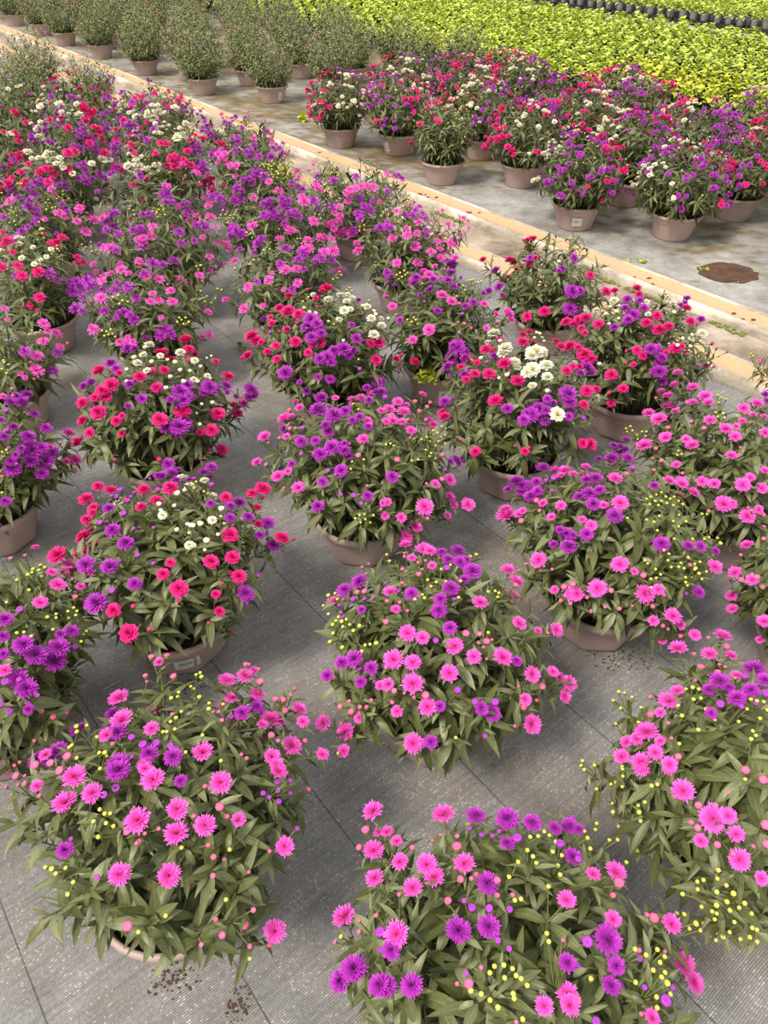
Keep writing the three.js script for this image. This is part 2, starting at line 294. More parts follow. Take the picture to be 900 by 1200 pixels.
const BUD_NAMES = { p: 'salmon pink flower bud', Y: 'yellow green flower bud', w: 'cream flower bud', v: 'purple flower bud', r: 'red flower bud' };
const budMat = new THREE.MeshStandardMaterial({ vertexColors: true, roughness: 0.6 });

// ------------------------------------------------------------------ pots
const RIM_Y = 0.135, RIM_R = 0.14, CROWN_Y = 0.285;     // the leafy crown is a ball whose centre is 15 cm above the rim
function potShape(profile, oct, seg = 48) {
  const p = [], idx = [], n = profile.length;
  profile.forEach(([r, y], k) => {
    for (let s = 0; s < seg; s++) {
      const a = s / seg * Math.PI * 2, q = ((a + Math.PI / 8) % (Math.PI / 4)) - Math.PI / 8, flat = Math.cos(Math.PI / 8) / Math.cos(q), f = lerp(1, flat, oct(y)); p.push(Math.cos(a) * r * f, y, Math.sin(a) * r * f);
      if (k) { const s2 = (s + 1) % seg, A = (k - 1) * seg, B = k * seg; idx.push(A + s, B + s, A + s2, A + s2, B + s, B + s2); }
    }
  });
  return fromArrays(p, idx);
}
const octo = (y) => 1 - smooth(y, 0.07, 0.1);
const potBody = potShape([[0.001, 0.004], [0.088, 0.004], [0.097, 0.002], [0.102, 0.006], [0.107, 0.02], [0.114, 0.05], [0.1215, 0.082], [0.1235, 0.09], [0.1245, 0.095], [0.1285, 0.0985], [0.130, 0.105], [0.1315, 0.114], [0.132, 0.118]], octo);
const potRim = potShape([[0.1315, 0.114], [0.1395, 0.1165], [0.1425, 0.120], [0.1432, 0.126], [0.1425, 0.132], [0.1395, 0.1355], [0.135, 0.1358], [0.1315, 0.133], [0.129, 0.122], [0.1255, 0.098], [0.118, 0.08]], () => 0, 44);
const potBodyFar = potShape([[0.001, 0.004], [0.097, 0.002], [0.102, 0.006], [0.1215, 0.082], [0.1245, 0.095], [0.130, 0.102], [0.132, 0.118]], octo, 24);
const potRimFar = potShape([[0.1315, 0.114], [0.1425, 0.120], [0.1425, 0.132], [0.135, 0.1358], [0.129, 0.122], [0.1255, 0.098]], () => 0, 24);
const potNoise = texture(256, 256, (x, y, c) => { const n = fbm(x / 60, y / 60, 4), s = rnd(), l = 235 + 14 * n + (s - 0.5) * 12; c[0] = l; c[1] = l - 1; c[2] = l - 2; });
const potMat = new THREE.MeshPhysicalMaterial({ color: 0xbfa79e, roughness: 0.5, bumpMap: potNoise, bumpScale: 0.0005, name: 'taupe_plastic' });
function soilShape(seg = 22) {
  const p = [0, 0.116, 0], idx = [], R = 5;
  for (let r = 1; r <= R; r++) for (let s = 0; s < seg; s++) { const a = s / seg * Math.PI * 2, q = r / R * 0.1262; p.push(Math.cos(a) * q, 0.112 - 0.006 * (r / R) + 0.006 * fbm(Math.cos(a) * q * 60, Math.sin(a) * q * 60, 2), Math.sin(a) * q); }
  for (let s = 0; s < seg; s++) { idx.push(0, 1 + (s + 1) % seg, 1 + s); for (let r = 0; r < R - 1; r++) { const A = 1 + r * seg, B = A + seg, s2 = (s + 1) % seg; idx.push(A + s, A + s2, B + s, A + s2, B + s2, B + s); } }
  return fromArrays(p, idx);
}
const soilGeo = soilShape(), soilMat = plain(0x2c211a, 1);
const labelMat = (() => { // the white sticker: bar code strokes, two faint grey print lines and a ring
  const c = document.createElement('canvas'); c.width = 256; c.height = 160; const x = c.getContext('2d');
  x.fillStyle = '#f1eeea'; x.fillRect(0, 0, 256, 160); x.fillStyle = '#3a3836';
  let q = 44; for (let k = 0; k < 22; k++) { const w = 2 + Math.floor(rnd() * 4); x.fillRect(q, 52, w, 42); q += w + 2 + Math.floor(rnd() * 3); }
  x.fillStyle = '#9a9692'; x.fillRect(60, 26, 96, 7); x.fillRect(28, 108, 130, 5); x.fillRect(28, 124, 90, 5);
  x.strokeStyle = '#5a5856'; x.lineWidth = 7; x.beginPath(); x.arc(214, 62, 16, 0.6, 5.6); x.stroke();
  const t = new THREE.CanvasTexture(c); t.colorSpace = THREE.SRGBColorSpace; return new THREE.MeshStandardMaterial({ map: t, roughness: 0.45 });
})();
function sticker(pot, yaw, y, w, h, tall) {
  const seg = 6, p = [], t = [], idx = [];
  for (let j = 0; j <= 1; j++) for (let k = 0; k <= seg; k++) { const yy = y + (j - 0.5) * h, r = 0.0992 + (yy - 0.006) * 0.258 + 0.002, a = yaw + (k / seg - 0.5) * w / r; p.push(Math.sin(a) * r, yy, Math.cos(a) * r); t.push(tall ? j : k / seg, tall ? k / seg : j); }
  for (let k = 0; k < seg; k++) idx.push(k, k + 1, k + seg + 1, k + 1, k + seg + 2, k + seg + 1);
  part('price_label', fromArrays(p, idx, null, t), labelMat, pot, { label: 'white bar code sticker' });
}
function addPot(root, far, yaw, faceCamera) {
  const pot = part('pot', far ? potBodyFar : potBody, potMat, root, { label: 'taupe plastic pot with eight-sided base' }); pot.rotation.y = yaw;
  part('rim', far ? potRimFar : potRim, potMat, pot);
  part('soil', soilGeo, soilMat, root, { label: 'dark brown potting soil' });
  return pot;
}

// ------------------------------------------------------------------ the asters: where each pot stands
// [rim centre in the photograph or bed position, kind (P pink mix, R red mix), dome half width, dome height, detail, label, group]
const PL = [];
const plant = (o) => { PL.push(o); return o; };
const px = (x, y) => { const p = atY(x, y, RIM_Y); p.y = 0; return p; };
const uvp = (u, v) => bed(u + rr(-0.03, 0.03), v + rr(-0.03, 0.03), 0);
const MIXP = 'pink and purple asters crowded in the flowering bed', MIXR = 'red, purple and white asters crowded in the flowering bed';
const near = (x, y, kind, a, b, label, extra = {}) => plant({ pos: px(x, y), kind, a, b, detail: 2, label, ...extra });
near(204, 1022, 'P', 0.268, 0.325, 'pink and purple aster whose rim shows bare soil, long pink sprays reaching sideways', { core: 'L1', low: 1.15, skirt: 0.4 });
near(590, 1196, 'P', 0.275, 0.33, 'pink and purple aster whose leaves hide its pot entirely, yellow buds among big purple heads', { core: 'L2' });
near(868, 978, 'P', 0.27, 0.33, 'pink and purple aster with a dense spray of yellow buds hanging beside its pot', { core: 'L3' });
near(505, 812, 'P', 0.262, 0.325, 'round pink aster with a purple tuft on top and bare mat around its pot', { core: 'L4', low: 1.4, skirt: 0.34 });
near(705, 689, 'P', 0.268, 0.325, 'pink and purple aster with a wide yellow-green bud patch, pot showing one pointed corner', { core: 'L5', low: 1.4, skirt: 0.34 });
near(425, 597, 'P', 0.27, 0.325, 'pink and purple aster, bowed spray of pink heads overhanging its tilted-looking round rim', { core: 'L6', low: 1.4, skirt: 0.34 });
near(602, 526, 'R', 0.26, 0.33, 'red and purple aster with a bold cluster of white heads, dark taupe pot showing', { core: 'L7', low: 1.4, skirt: 0.34 });
near(735, 462, 'R', 0.262, 0.33, 'red, purple and white aster with branches reaching across the near gutter', { core: 'L8', low: 1.4, skirt: 0.34 });
near(642, 370, 'R', 0.235, 0.335, 'tall leafy red and purple aster, two red heads low over its rim, touching the gutter', { core: 'L9' });
near(850, 600, 'P', 0.28, 0.325, 'almost entirely pink aster with long loose leaves beside the gutter end', { core: 'L10' });
near(205, 714, 'R', 0.255, 0.325, 'red and purple aster in a pot with a white bar code label', { core: 'L12', low: 1.4, skirt: 0.34, label_at: -0.03 });
near(190, 532, 'R', 0.248, 0.325, 'red, white and purple aster in a neat dome, pink-red heads ringing its edge', { core: 'L13', low: 1.4, skirt: 0.34 });
near(-14, 588, 'P', 0.26, 0.325, 'purple aster with flat clusters of large purple heads above an eight-sided pot', { core: 'L14' });
near(2, 828, 'P', 0.265, 0.335, 'purple and pink aster with many yellow-green buds, pot hidden under hanging leaves', { core: 'L15' });
near(10, 456, 'P', 0.235, 0.32, 'pale pink aster with a few purple heads, rim and dark soil visible at one side', { core: 'L16', detail: 1 });
near(180, 404, 'P', 0.25, 0.31, 'aster crowned with a broad mass of purple above small pink heads', { core: 'L17', detail: 1 });
near(385, 455, 'R', 0.25, 0.32, 'red and purple aster with scattered white heads, leaves sweeping down to the mat', { core: 'L18' });
near(517, 424, 'P', 0.235, 0.32, 'pink and purple aster with a bright lime weed growing in the front of its pot', { core: 'L19', label_at: 0.25 });
near(472, 326, 'P', 0.225, 0.32, 'pink and purple aster leaning out over the near gutter', { core: 'L20', detail: 1 });
near(340, 370, 'P', 0.25, 0.31, 'pink aster with dark shaded gap of bare mat at its foot', { core: 'L21', detail: 1 });
near(962, 740, 'P', 0.25, 0.32, 'pink aster reaching in beside the end of the mat with long drooping leaves', { core: 'L11' });
near(972, 500, 'P', 0.25, 0.32, 'aster with green buds and a dark purple tip hanging over the gutter end', { core: 'L22', detail: 1 });
near(49, 371, 'R', 0.24, 0.32, 'red aster with cream white tops beside an open patch of mat', { core: 'M1', detail: 1 });
const mid = (u, v, kind) => plant({ pos: uvp(u, v), kind, a: rr(0.28, 0.3), b: rr(0.31, 0.33), detail: 1, label: `bushy ${kind === 'P' ? 'pink and purple' : 'red, purple and white'} aster ${u > 2.2 ? 'of the crowded bed, standing right along the gutter' : 'packed among its neighbours, pot mostly hidden'}`, group: (kind === 'P' ? MIXP : MIXR) + (u > 2.2 ? ' along the gutter' : '') });
[[1.23, 3.09, 'P'], [1.79, 3.09, 'P'], [2.31, 3.09, 'P'], [0.39, 3.68, 'P'], [0.95, 3.68, 'P'], [1.5, 3.68, 'P'], [2.06, 3.68, 'P'], [1.23, 4.27, 'R'], [1.79, 4.27, 'R'], [2.31, 4.27, 'P'], [0.68, 4.27, 'P'],
  [0.95, 4.87, 'R'], [1.5, 4.87, 'R'], [2.06, 4.87, 'R'], [1.23, 5.46, 'R'], [1.79, 5.46, 'R'], [2.31, 5.46, 'R'], [1.5, 6.05, 'R'], [2.06, 6.05, 'R']].forEach((q) => mid(...q));

// ------------------------------------------------------------------ flower positions, read off the photograph in quarter pixels per 225 x 300 window
// the head's distance is where its sight line meets the dome of leaves of the plant it grows on
const SPOTS = [];
const win = (ox, oy, data, sc = 4) => { for (const [kind, list] of Object.entries(data)) { const q = list.trim().split(/\s+/).map(Number); for (let k = 0; k + 2 < q.length; k += 3) SPOTS.push({ kind, x: ox + q[k] / sc, y: oy + q[k + 1] / sc, r: q[k + 2] / sc }); } };
win(0, 900, {
  P: '350 45 54 305 165 55 435 120 47 718 55 52 648 248 60 832 195 48 828 310 55 562 500 50 792 505 52 600 740 28 175 85 28 285 15 25 680 5 30 80 40 22 120 75 17',
  V: '555 15 52 545 98 24 490 128 22 848 62 30 305 388 38 458 512 16 335 335 14',
  p: '30 90 16 35 25 17 87 80 14 118 38 13 640 352 14 680 308 12 745 285 15',
  Y: '215 467 14 243 475 17 263 497 13 310 470 12 345 537 12 320 592 12 470 195 13 492 215 14 518 215 10 440 252 12 498 260 14 533 275 11 462 325 11 470 5 12 850 375 10 778 692 10 648 770 12' });
win(225, 900, {
  P: '135 70 50 405 20 40 62 270 48 220 242 32 128 185 25 435 368 42 388 765 50 850 205 48 880 305 30 852 390 47 858 520 42 715 700 55 815 295 24 785 375 18',
  V: '405 160 17 332 120 15 362 138 13 400 70 17 402 110 12 458 60 14 460 120 13 492 285 14 760 945 60 695 1000 48 880 1020 50 885 775 30 890 850 22',
  p: '60 88 17 75 362 17 100 420 22 98 505 20 265 488 13 110 710 17 142 785 22 45 827 18 248 735 25 288 665 20 270 835 18 360 830 18 362 392 15 150 430 14 545 105 17 785 768 18 672 815 15 865 692 16 785 718 12',
  Y: '175 383 12 270 893 13 700 792 11 160 618 10' });
win(450, 900, {
  P: '280 222 52 15 302 30 60 345 28 75 442 38 200 455 48 237 515 48 135 565 45 378 452 48 342 375 28 300 627 22 60 780 58 855 620 42 860 1060 50 870 1110 45 750 1115 42 400 1015 28',
  V: '430 228 44 578 242 52 695 260 42 578 355 35 625 335 28 800 285 32 870 275 40 885 420 42 825 360 25 485 545 50 348 765 58 490 745 52 35 855 42 15 1025 45 132 1020 50 860 915 40 412 660 24 495 660 22 377 625 15 400 287 14 456 316 13 507 320 13 540 300 12 535 810 18 385 962 12',
  p: '265 317 14 228 344 12 410 520 17 530 530 22 530 600 20 602 597 18 72 595 17 838 808 15 343 1013 15 455 935 10 620 1190 12',
  Y: '685 325 12 723 322 12 750 300 10 775 318 11 805 348 12 832 412 14 790 395 13 698 417 15 627 442 14 585 512 12 825 503 15 770 558 15 815 460 10 713 448 9 672 388 9 642 615 11 612 622 11 772 815 13 762 778 10 518 932 14 497 962 16 602 943 14 565 985 14 562 925 11 672 1022 14 643 990 11 618 975 10 610 1082 16 497 1088 13 535 1123 18 650 1178 16 457 1060 11 408 1045 19 605 1058 10' });
win(675, 900, {
  P: '80 500 34 185 490 48 200 545 30 172 710 38 362 708 28 445 732 45 355 1172 38 0 1090 30 500 110 52 640 238 62 712 225 38 310 5 38 440 5 32 750 312 38 765 430 48 585 342 32 868 518 32 878 58 25 795 15 25 890 270 28 892 360 25 575 180 22 570 282 20 662 362 20',
  V: '12 290 28 8 430 20 145 805 62 52 817 32 188 928 40 162 1020 42 415 1090 32 450 1030 15 320 1030 16 90 1190 25 5 925 15',
  p: '172 600 22 295 857 18 415 862 14 305 1155 14 715 118 14',
  Y: '275 850 12 327 878 15 380 853 14 392 912 12 360 948 16 398 980 16 425 1010 20 415 960 12 277 1005 16 376 1075 16 440 1062 13 378 1125 12 413 885 10 68 990 10 190 72 16 222 40 11 165 78 9 218 90 9 98 100 9 172 168 11 175 207 14 292 178 11 298 210 16 303 250 13 324 162 11 355 85 14 382 78 9 95 262 12 90 292 12 52 330 15 38 298 9 66 380 12 193 338 12 200 275 10 155 340 9 290 390 13 235 445 12 40 10 12 218 5 12 667 480 16 598 525 12 570 532 11 570 568 13 500 590 15 658 580 16 738 587 18 707 628 16 660 643 18 790 635 16 588 650 13 638 672 13 722 668 15 660 682 11 472 684 13 505 688 15 650 710 13 558 730 19 597 727 12 743 722 13 530 755 12 580 762 12 655 772 13 720 768 10 690 790 16 825 750 14 848 757 10 822 682 10 770 802 12 813 793 15 655 805 11 848 813 11 765 655 10 663 518 11 705 550 10 793 55 12' });
win(0, 600, {
  P: '190 428 34 272 345 36 243 285 25 325 250 35 425 282 34 328 280 25 165 168 20 25 745 32 380 352 22 215 1140 30 170 1190 25 240 1180 22 320 1150 25 558 875 46 572 980 52 500 1048 35 712 1018 35 745 705 24 710 683 18 782 677 17 815 775 20 680 1185 35',
  V: '25 505 35 455 430 52 405 250 42 110 625 45 165 675 52 255 705 50 275 640 48 335 562 34 285 575 25 15 585 28 18 668 26 85 780 44 125 830 48 95 460 20 25 800 22 135 925 25 45 935 20 5 905 18 130 895 12 350 635 18 530 88 36 590 148 38 516 258 40 632 340 33 645 205 15 472 52 17 508 42 17 580 10 18 628 80 12 718 243 12 530 370 20 720 75 11 550 1035 45 618 1060 20 672 1095 25 735 1090 25 800 1100 20 700 1135 42 812 1150 42 555 1185 52 618 1150 12',
  R: '270 205 42 605 570 42 535 463 34 765 293 28 840 362 40 800 240 22 625 443 13 700 550 12 405 38 26 435 5 20 835 420 12',
  W: '762 18 20 888 157 20 830 85 14 895 65 15 887 100 10',
  p: '50 220 16 118 205 13 412 322 15 352 402 18 370 292 14 195 935 18 250 960 22 312 943 14 160 1072 12 92 1172 13 68 1187 13 530 1090 17 590 880 12 808 950 15 688 797 12',
  Y: '130 295 12 195 305 12 155 270 12 182 275 12 210 262 11 80 320 11 137 368 12 30 425 10 222 495 13 263 480 10 263 497 9 318 467 10 360 465 11 320 500 11 248 552 10 80 568 11 112 565 11 147 585 12 238 610 10 405 560 10 390 575 10 380 608 10 345 450 9 190 250 10 150 285 9 355 485 10 360 1008 15 362 1032 14 408 1003 12 455 1057 12 325 1105 11 338 1095 11 362 1155 12 467 1130 11 492 1130 15 500 1145 12 825 967 14 850 938 11 803 875 14 838 847 10 832 868 10 895 820 10 800 985 10 765 1032 12 782 1032 11 870 1128 11 820 1020 9' });
win(225, 600, {
  R: '177 110 38 90 235 33 190 215 33 220 305 32 420 125 35 310 58 20 183 290 15 112 388 22 128 470 24 78 522 10 190 562 10 142 335 10',
  V: '355 55 34 378 160 32 178 30 25 262 25 28 318 112 24 250 385 40 310 300 14 250 430 15 348 100 12 235 945 36 305 915 32 270 920 15 785 328 38 715 367 34 757 412 17 795 460 22 762 690 40 702 708 32 840 733 32 635 768 30 792 798 28 785 735 18 710 412 11 690 440 11 708 495 12 850 402 10 808 408 11',
  W: '38 58 18 95 40 20 68 137 19 5 160 18 5 65 14 122 107 11',
  P: '162 793 42 250 772 40 305 860 38 185 875 32 370 980 50 500 928 38 415 985 25 520 985 30 617 990 38 722 1032 42 465 1100 48 50 1128 48 375 1150 38 398 1190 35 612 1140 30 712 1120 30 290 745 25 425 885 20 390 882 18 435 935 20 785 965 25 750 938 20 320 800 22 330 1000 28 370 1050 20 885 815 25',
  p: '252 718 20 313 738 14 463 862 14 738 888 14 787 915 16 695 912 20 125 938 14 140 978 17 528 1075 17 403 1075 16 255 1157 16 230 1138 14 100 938 10 600 1112 15 775 380 18 810 375 18 798 260 12 818 290 10 842 883 14 828 245 10',
  Y: '135 22 10 150 55 9 20 765 12 45 775 14 38 755 10 35 870 15 78 925 15 145 903 11 80 898 10 8 830 9 50 1048 10 135 1168 11 685 1132 9 790 50 8 813 35 8 835 50 8 785 15 8 808 10 8 765 30 7 850 15 8 640 393 14 672 383 11 683 410 11 617 440 9 640 480 11 688 493 9 660 530 13 703 515 14 708 540 11 663 570 13 757 558 13 785 535 13 725 505 11 648 610 13 705 637 14 797 655 13 865 617 15 812 625 9 835 622 9 675 512 9 740 530 9' });
win(450, 600, {
  P: '30 378 35 110 570 40 180 592 32 45 693 45 135 708 38 18 810 30 135 808 50 205 915 42 62 935 28 138 1085 45 330 632 42 305 758 42 420 680 35 555 685 45 632 525 35 448 428 37 692 762 38 690 995 45 845 865 32 865 805 38 820 775 25 790 750 28 805 555 34 738 820 20 662 880 28 55 458 24 195 860 22 10 518 17 650 915 20 720 560 22 148 70 32 105 115 32 100 157 32 188 180 42 215 185 30 130 217 22 225 253 22 80 28 25 298 18 18 5 20 20 190 5 25 575 22 48 635 10 25 645 45 17 725 228 38 580 275 35 785 25 22 882 385 38 800 365 20 845 355 18',
  V: '345 185 36 270 190 25 300 225 30 355 238 32 415 280 42 375 320 28 312 362 40 265 410 30 257 465 38 130 385 32 310 545 32 242 605 17 262 912 27 345 838 20 455 920 32 508 945 38 520 893 22 425 890 18 220 1078 32 620 700 25 473 1050 14 328 410 14 293 265 18 385 225 22 865 165 36 855 105 34 795 153 22 825 85 22 885 110 22',
  p: '382 572 22 447 574 17 480 610 22 495 657 14 505 600 12 442 615 10 465 635 12 765 568 14 480 690 10 615 345 20 85 335 14 110 465 14 15 420 16 75 425 14 162 295 17 628 818 11 643 865 12 50 840 22 95 850 12 40 890 17 140 870 14 612 1003 12 85 270 14 160 240 14 195 230 12 180 270 12 95 195 11 735 275 14 632 275 9 788 270 11 830 418 14 750 255 10 885 340 18',
  Y: '205 320 11 290 328 11 268 270 10 312 250 9 343 262 10 358 325 11 220 350 8 190 405 11 145 410 8 350 402 9 488 375 10 520 372 9 537 382 11 532 400 10 335 1058 8 180 390 7 245 330 7 488 567 11' });
win(675, 600, {
  P: '205 248 40 70 65 28 28 38 22 100 360 42 5 385 34 320 385 45 385 365 28 648 260 36 362 510 25 272 280 20 315 300 18 800 22 36 802 157 30 875 15 15 745 285 30 825 320 28 848 310 18 732 395 30 733 455 25 882 515 32 862 600 20 775 322 18 452 490 38 478 642 42 555 578 28 400 595 26 685 585 42 625 668 36 725 675 30 752 768 28 583 732 22 435 890 48 475 840 32 395 942 26 330 1035 52 285 1065 32 240 1080 32 215 1148 36 305 1175 45 370 1130 36 438 1185 36 352 955 22 395 1075 25 665 755 18 705 635 20 490 530 22 480 1150 20',
  V: '180 20 38 50 105 32 398 152 38 525 160 27 582 163 27 652 185 22 572 378 30 835 740 50 885 790 35 820 838 38 890 855 25 672 795 44 622 835 30 755 875 40 715 825 28 678 905 25 632 945 28 775 915 16 790 775 20',
  p: '165 370 17 135 445 13 203 455 14 70 465 13 50 400 14 262 440 10 410 390 14 330 435 13 358 445 14 532 250 14 165 262 10 152 125 9 120 330 10 880 128 14 725 318 14 620 592 15 430 550 12 405 535 15 487 583 15 560 792 12 432 992 16 448 1062 14 672 718 14 700 728 13 745 780 14',
  Y: '322 228 8 335 243 8 350 315 9 352 355 9 375 310 8 395 293 10 372 270 7 445 260 10 435 198 9 430 228 8 525 215 11 560 265 12 575 290 12 512 308 10 520 345 10 555 270 9 480 258 8 505 265 7 588 315 8 540 310 8 610 280 8 580 235 10 622 120 9 662 123 9 600 127 8 675 148 13 640 200 9 545 128 8 365 48 9 480 70 9 380 88 8 460 128 8 410 180 8 330 38 7 482 15 8 515 45 8 590 10 9 455 45 7 240 30 7 390 20 7 513 330 8 490 240 7 555 245 8 200 845 13 228 850 11 175 885 10 263 870 10 210 922 11 305 918 10 187 995 9 292 988 10 515 832 11 547 825 14 575 832 12 550 880 13 498 957 14 478 910 11 610 927 14 650 975 11 572 1023 14 820 1067 14 862 970 13 848 888 13 880 892 12 820 880 10 762 985 10 827 1028 10 843 1050 9 895 930 10 800 925 9 32 1168 11 25 1190 10 88 1188 11 485 1088 12 585 875 10 218 1195 10' });
win(0, 300, {
  R: '10 55 22 85 50 22 180 78 27 105 97 24 186 196 25 145 232 18 390 35 20 360 8 18 175 255 9 465 540 32 512 620 50 388 690 28 445 668 24 500 665 24 462 735 36 388 772 26 422 830 24 548 775 26 365 872 27 572 835 18 735 620 27 655 570 30 708 543 22 768 537 23 853 733 38 750 770 34 870 395 32 885 440 25 540 957 10 572 750 16 560 550 18 885 490 14 460 1082 26 405 1142 34 517 1100 28 440 1185 28 675 1098 30 800 1090 35 732 1148 28 662 1178 25 588 1145 14 745 955 14',
  V: '232 85 28 270 115 18 75 95 18 118 453 28 247 540 24 268 455 22 100 690 36 50 688 28 125 650 28 75 660 25 160 743 25 215 808 27 130 850 34 65 803 24 20 850 24 150 910 45 195 900 30 245 918 30 145 963 36 217 963 36 60 1000 40 195 1022 33 28 1152 24 5 770 18 30 728 15 75 935 18 30 820 15 100 905 20 50 965 25 350 130 42 340 170 30 430 145 35 410 120 30 480 165 28 390 195 22 355 248 30 385 262 22 490 262 27 550 127 18 580 265 25 610 280 22 632 305 26 640 198 22 600 150 28 540 160 25 555 265 15 545 290 14 680 90 30 715 40 32 760 45 25 815 28 30 775 355 36 750 375 25 800 370 25 600 437 32 685 390 22 630 435 22 520 505 30 545 530 25 600 705 18 608 603 25 665 672 25 800 675 22 845 640 40 860 680 35 880 610 28 785 805 35 840 805 45 865 790 35 830 835 25 885 660 22 760 1035 28 805 1020 28 790 978 30 825 1055 25 835 1005 18 740 1030 20 565 1100 18 545 1132 17 510 1185 28 885 1050 18 740 1098 15 600 1150 14 630 1110 11 615 1130 11',
  W: '103 12 15 160 40 13 218 5 12 192 20 10 645 503 20 630 478 14 700 418 22 845 455 22 752 470 16 785 488 11 595 533 11 672 465 18 712 498 14 798 568 13 778 620 13 690 540 18 845 537 13 860 590 14 595 590 12 820 500 14 890 540 11 680 430 12 832 1115 18 745 1165 15 818 1172 12 865 1100 12',
  P: '205 320 26 225 355 18 262 365 27 204 405 27 172 472 28 170 538 32 280 428 20 118 570 13 98 555 14 20 250 18 320 832 30 350 958 32 15 662 20 310 965 20 235 895 18 475 200 28 438 347 27 745 210 20 705 215 20 715 180 18 800 165 22 808 218 24 745 112 24 570 68 26 520 85 20 480 118 20 652 25 20 440 40 18 605 85 18 690 100 18 755 290 13 600 385 16 625 405 18 560 405 18 590 408 14',
  p: '315 410 11 160 577 9 35 300 14 290 895 10 278 990 10 350 1005 14 10 1035 11 320 875 12 55 625 12',
  Y: '150 350 7 170 360 7 135 370 7 190 350 7 20 500 8 40 510 8 10 530 8 30 550 8 15 490 8 10 920 8 30 910 8 20 940 8 35 925 7 10 1110 8 530 195 8 555 185 8 575 210 8 560 225 8 600 215 7 480 350 8 500 355 8 520 345 8 510 370 8 490 375 8 530 365 8 540 380 7 850 300 8 830 310 8 870 290 8 860 320 8 885 310 8 840 290 7' });
win(225, 300, {
  P: '35 95 22 85 70 14 200 28 26 263 148 22 360 115 24 158 207 20 245 250 25 333 235 16 490 65 24 440 70 28 495 130 22 430 60 22 75 265 20 430 158 12 82 5 18 80 375 24 45 380 15 375 80 11 340 850 32 440 768 42 465 758 24 305 968 25 405 1035 32 450 1010 20 498 1088 32 803 860 28 505 713 22 485 685 18 672 668 18 443 848 20 885 728 20 825 775 22 830 795 18 780 938 17 458 725 13 350 980 12 895 1160 18',
  V: '305 123 17 415 40 22 468 160 18 500 20 25 600 15 28 655 25 20 525 65 18 125 40 15 652 75 10 575 25 18 558 300 36 540 335 30 590 345 32 560 385 30 605 365 25 585 320 28 710 440 38 665 445 28 735 465 25 635 480 36 600 485 28 655 500 22 440 550 36 592 570 20 648 580 24 505 592 14 537 635 18 770 390 28 760 440 17 748 325 17 340 297 20 780 208 16 368 360 12 785 530 12 80 620 38 60 635 28 160 610 28 272 630 38 285 650 30 262 665 24 240 695 24 120 630 18 5 660 16 165 640 15 205 660 15 50 645 20 605 668 34 590 725 42 665 750 40 718 730 28 628 795 25 640 828 27 512 872 30 580 868 24 785 755 22 752 773 22 655 900 38 715 915 30 600 932 34 735 942 20 700 1008 32 613 1060 25 822 1127 26 590 1175 30 468 975 20 520 810 14 715 880 18 512 930 11 757 1125 16 698 1120 12 690 900 28 825 802 22 865 590 30 885 640 30 820 620 22 830 677 22 860 640 22 890 585 18 90 995 30 50 1015 22 92 1075 16 85 1040 18 10 1045 12 222 1158 32 180 1175 25 88 1162 22',
  R: '280 378 32 305 400 28 262 468 24 325 405 17 485 405 28 355 450 20 395 422 20 400 485 20 545 455 20 605 410 25 565 420 18 500 275 26 450 262 32 410 245 22 455 188 22 630 155 32 375 318 18 370 288 14 445 345 18 492 315 11 862 490 26 875 410 26 835 412 22 580 200 14 540 158 10 610 165 16 168 567 28 122 743 32 212 740 26 92 820 32 138 910 28 195 700 20 38 828 18 112 497 16 15 462 18 80 910 10 232 680 13 40 950 8 330 1095 38 280 1115 24 160 1135 28 305 1180 20 330 1135 11',
  W: '852 372 25 888 328 20 715 258 22 725 215 18 750 200 17 695 185 18 640 205 20 690 300 16 742 252 14 840 295 20 730 182 14 580 270 11 552 265 11 568 182 13 600 310 10 860 275 12 885 295 14 820 240 18 800 235 10 710 398 10 525 245 9 12 492 18 72 563 15 25 590 13 40 520 13 8 580 16 95 688 13 45 695 9 22 738 8 90 470 8 70 480 8 58 1055 20 138 1188 18',
  p: '458 812 14 485 810 12 432 1088 11 820 1078 11 740 880 8',
  Y: '20 50 8 40 45 8 30 65 8 120 155 8 140 160 8 60 215 7 90 220 7 70 190 7 110 200 7 40 165 7 200 60 7 690 75 7 700 90 7 680 105 7 660 110 7 270 40 7 290 20 7 738 150 7 725 160 7 750 165 7 830 210 8 820 225 7 520 215 7 545 195 8 780 485 7 665 320 7 675 310 6 750 965 8 765 705 7 780 720 7 755 695 7 745 1000 6 805 955 6 10 1090 9 55 1105 8 20 1060 8' });
